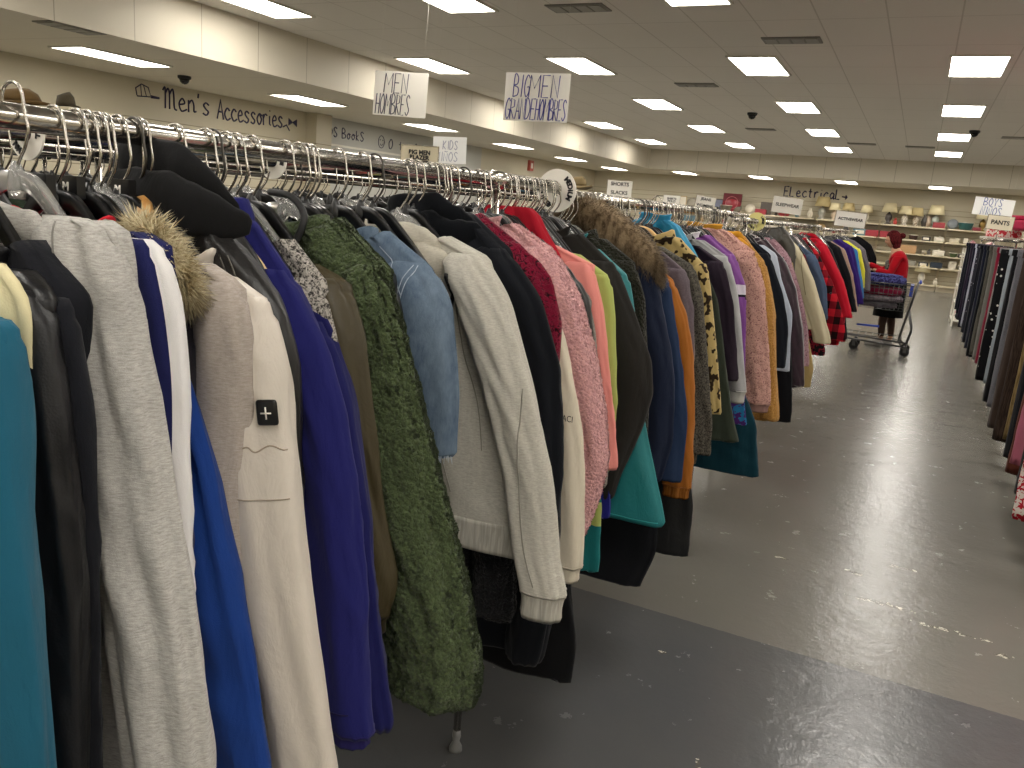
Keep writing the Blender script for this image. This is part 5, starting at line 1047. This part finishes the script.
# ------------------------------------------------------------------ the woman
def skin_obj(name, chains, mat, parent, sub=2):
    """chains: lists of (point, rx, ry); first point of each later chain may repeat an earlier point to join it"""
    vs, es, rad, idx = [], [], [], {}
    for ch in chains:
        prev = None
        for p, a, b in ch:
            key = tuple(round(c, 4) for c in p)
            if key not in idx: idx[key] = len(vs); vs.append(p); rad.append((a, b))
            i = idx[key]
            if prev is not None and prev != i: es.append((prev, i))
            prev = i
    me = bpy.data.meshes.new(name); me.from_pydata(vs, es, []); o = bpy.data.objects.new(name, me); C.objects.link(o)
    if parent: o.parent = parent
    sk = o.modifiers.new('skin', 'SKIN'); sk.use_smooth_shade = True
    if not me.skin_vertices: me.attributes
    bpy.context.view_layer.update()
    if len(me.skin_vertices) == 0:
        bpy.context.view_layer.objects.active = o
        bpy.ops.mesh.customdata_skin_add()
    for i, (a, b) in enumerate(rad):
        v = me.skin_vertices[0].data[i]; v.radius = (a, b); v.use_root = (i == 0)
    sb = o.modifiers.new('smooth', 'SUBSURF'); sb.levels = sb.render_levels = sub
    me.materials.append(mat); return o
Mskin = plain('skin', 'b98a6c', .5); Mred = F('knit', 'a3121e'); Mhair = F('wale', '5a1c20', '36100f'); Mblk = F('knit', '141416')
wm = thing('person', (-.24, 12.85, 0), 'woman with dark red hair in red cardigan reaching for clothes beside the cart', 'person')
# faces -x, head bowed; local frame: forward = -x, her left = -y (towards the camera)
hip, waist, chest, neckb, neck, head = (0, 0, .86), (0, 0, 1.02), (-.01, 0, 1.20), (-.02, 0, 1.33), (-.05, 0, 1.40), (-.09, 0, 1.48)
def arm(s, el, wr_, ):
    sh_ = (-.01, s*.15, 1.29); return [((-.015, s*.07, 1.30), .06, .055), (sh_, .055, .055), (el, .042, .042), (wr_, .026, .03)]
elL, wrL = (-.06, -.22, 1.05), (-.30, -.20, 1.08)
elR, wrR = (-.16, .21, 1.06), (-.42, .14, 1.16)
body = [[(hip, .155, .13), (waist, .12, .11), (chest, .135, .12), (neckb, .08, .065), (neck, .045, .045), (head, .055, .06)],
 [(neckb, .08, .065)]+[(p, a*.9, b*.9) for p, a, b in arm(-1, elL, wrL)[1:]], [(neckb, .08, .065)]+[(p, a*.9, b*.9) for p, a, b in arm(1, elR, wrR)[1:]]]
for s, fx in ((-1, -.05), (1, .07)):
    body.append([(hip, .155, .13), ((fx*.3, s*.085, .76), .095, .09), ((fx*.7-.01, s*.095, .46), .062, .06), ((fx, s*.10, .30), .055, .052), ((fx+.02, s*.10, .09), .034, .034), ((fx-.08, s*.10, .035), .032, .026), ((fx-.15, s*.10, .03), .028, .02)])
bd = skin_obj('body', body, Mskin, wm)
# head with face
mb = MB(); q = []
hc = Vector((-.105, 0, 1.515)); R = Matrix.Rotation(-.28, 3, 'Y')
for i in range(17):
    ph = PI*i/16; zz = -math.cos(ph)*.118; rr_ = math.sin(ph)
    wx = .092*(1-.10*(zz < 0)*abs(zz)/.118); wy = .074*(1-.28*max(0, -zz)/.118); rg = []
    for k in range(28):
        th = 2*PI*k/28; x_, y_ = -math.cos(th)*wx*max(rr_, .02), math.sin(th)*wy*max(rr_, .02)
        if abs(th) < .35 or abs(th-2*PI) < .35:
            if -.035 < zz < .02: x_ -= .016*(1-abs(min(th, 2*PI-th))/.35)*(1 if zz < 0 else .4)      # nose
            if -.075 < zz < -.05: x_ -= .006                                                         # lips
            if zz < -.09: x_ -= .008                                                                 # chin
        elif (abs(th) < .75 or abs(th-2*PI) < .75) and -.0 < zz < .03: x_ += .007                    # eye sockets
        rg.append(hc+R @ Vector((x_, y_, zz)))
    q.append(rg)
mb.loft(q)
for s in (-1, 1): mb.ell(tuple(hc+R @ Vector((.012, s*.075, -.008))), .018, .008, .026, 10, 8)
mb.build('head', Mskin, wm)
mb = MB(); 
for s in (-1, 1): mb.ell(tuple(hc+R @ Vector((-.078, s*.03, .012))), .008, .013, .006, 10, 6)
mb.build('eye', M_dark, wm)
mb = MB(); mb.tube([tuple(hc+R @ Vector((-.093, a, -.062))) for a in (-.022, -.01, 0, .01, .022)], .005, 6); mb.build('mouth', plain('lips', '8e3f3f', .4), wm)
# hair: cap, sides and a bun
mb = MB(); q = []
for i in range(13):
    f = i/12; ph = PI*(.02+.66*f)
    rg = []
    for k in range(32):
        th = 2*PI*k/32; fr = max(0, math.cos(th)); z_ = math.cos(ph)*.132; rad_ = math.sin(ph)
        cut = 1-.55*fr*max(0, f-.42)/.58*1.3
        rg.append(hc+R @ Vector((.012-math.cos(th)*.105*rad_*cut+.004*math.sin(k*2.3), math.sin(th)*.09*rad_*(1-.1*fr), z_+.004)))
    q.append(rg)
mb.loft(q)
mb.ell(tuple(hc+R @ Vector((.125, 0, .03))), .045, .045, .042); mb.ell(tuple(hc+Vector((.055, 0, -.07))), .058, .075, .085)
mb.v = [tuple(Vector(p)+Vector((.006*nz(p[0]*40, p[1]*40, p[2]*14), .006*nz(p[1]*40, 3, p[2]*14), 0))) for p in mb.v]
mb.build('hair', Mhair, wm)
# clothes
skin_obj('cardigan', [[((.02, 0, .93), .165, .15), ((.02, 0, 1.04), .155, .145), ((.018, 0, 1.2), .155, .15), ((.015, 0, 1.33), .105, .10), ((.0, 0, 1.385), .068, .062)],
  [((.015, 0, 1.33), .105, .10), ((0, -.155, 1.285), .068, .064), (elL, .055, .052), ((-.26, -.203, 1.075), .038, .038)],
  [((.015, 0, 1.33), .105, .10), ((0, .155, 1.285), .068, .064), (elR, .055, .052), ((-.38, .148, 1.145), .038, .038)]], Mred, wm)
skin_obj('patterned_top', [[((-.035, 0, .95), .135, .115), ((-.04, 0, 1.1), .128, .112), ((-.055, 0, 1.2), .13, .118), ((-.05, 0, 1.25), .09, .09)]], F('print', '3f3d3a', '77736a'), wm)
for s, fx in ((-1, -.05), (1, .07)):
    skin_obj('legging', [[((fx*.3, s*.085, .72), .10, .095), ((fx*.7-.01, s*.095, .46), .068, .066), ((fx, s*.10, .30), .060, .057), ((fx+.02, s*.10, .11), .040, .040)]], F('knit', '4b3b33'), wm)
mb = MB(); q = [ring(0, 0, a_, b_, z_, 36, 2.2) for z_, a_, b_ in ((1.0, .15, .14), (.92, .175, .165), (.80, .19, .18), (.64, .19, .185), (.43, .20, .195))]
mb.loft(rough_rings(q, 8, .012)).build('skirt', Mblk, wm)
for s, fx in ((-1, -.05), (1, .07)):
    mb = MB(); q = []
    for k in range(9):
        f = k/8; q.append([Vector((fx+.055-.24*f, s*.10, .0))+Vector((0, math.cos(a)*(.050+.014*math.sin(PI*f))*(1 if 0 < k < 8 else .6), .0+max(0, math.sin(a))*(.115-.055*f)*(1 if 0 < k < 8 else .5))) for a in [2*PI*j/16 for j in range(16)]])
    mb.loft(q).build('shoe', plain('grey_shoe', '8d8a86', .6), wm)
# hands: palm, four curled fingers, thumb
def hand(w_, d, side, nm='hand'):
    d = Vector(d).normalized(); up = Vector((0, 0, 1)); la = d.cross(up).normalized()*side; up = la.cross(d)*side
    w_ = Vector(w_); ch = [[(tuple(w_), .02, .018), (tuple(w_+d*.05), .028, .016), (tuple(w_+d*.08), .03, .014)]]
    for k, (o_, L) in enumerate(((-.026, .055), (-.009, .065), (.009, .062), (.026, .048))):
        b = w_+d*.08+la*o_; ch.append([(tuple(w_+d*.08), .03, .014), (tuple(b+d*.012), .009, .009), (tuple(b+d*(L*.55)-up*.008), .008, .008), (tuple(b+d*(L*.85)-up*.03), .007, .007)])
    tb = w_+d*.035-la*.03; ch.append([(tuple(w_+d*.05), .028, .016), (tuple(tb), .010, .010), (tuple(tb+d*.03-la*.015-up*.012), .009, .009), (tuple(tb+d*.055-la*.012-up*.02), .008, .008)])
    return skin_obj(nm, ch, Mskin, wm, 1)
hand(wrL, (-1, 0, -.05), 1); hand(wrR, (-1, -.25, .1), -1)
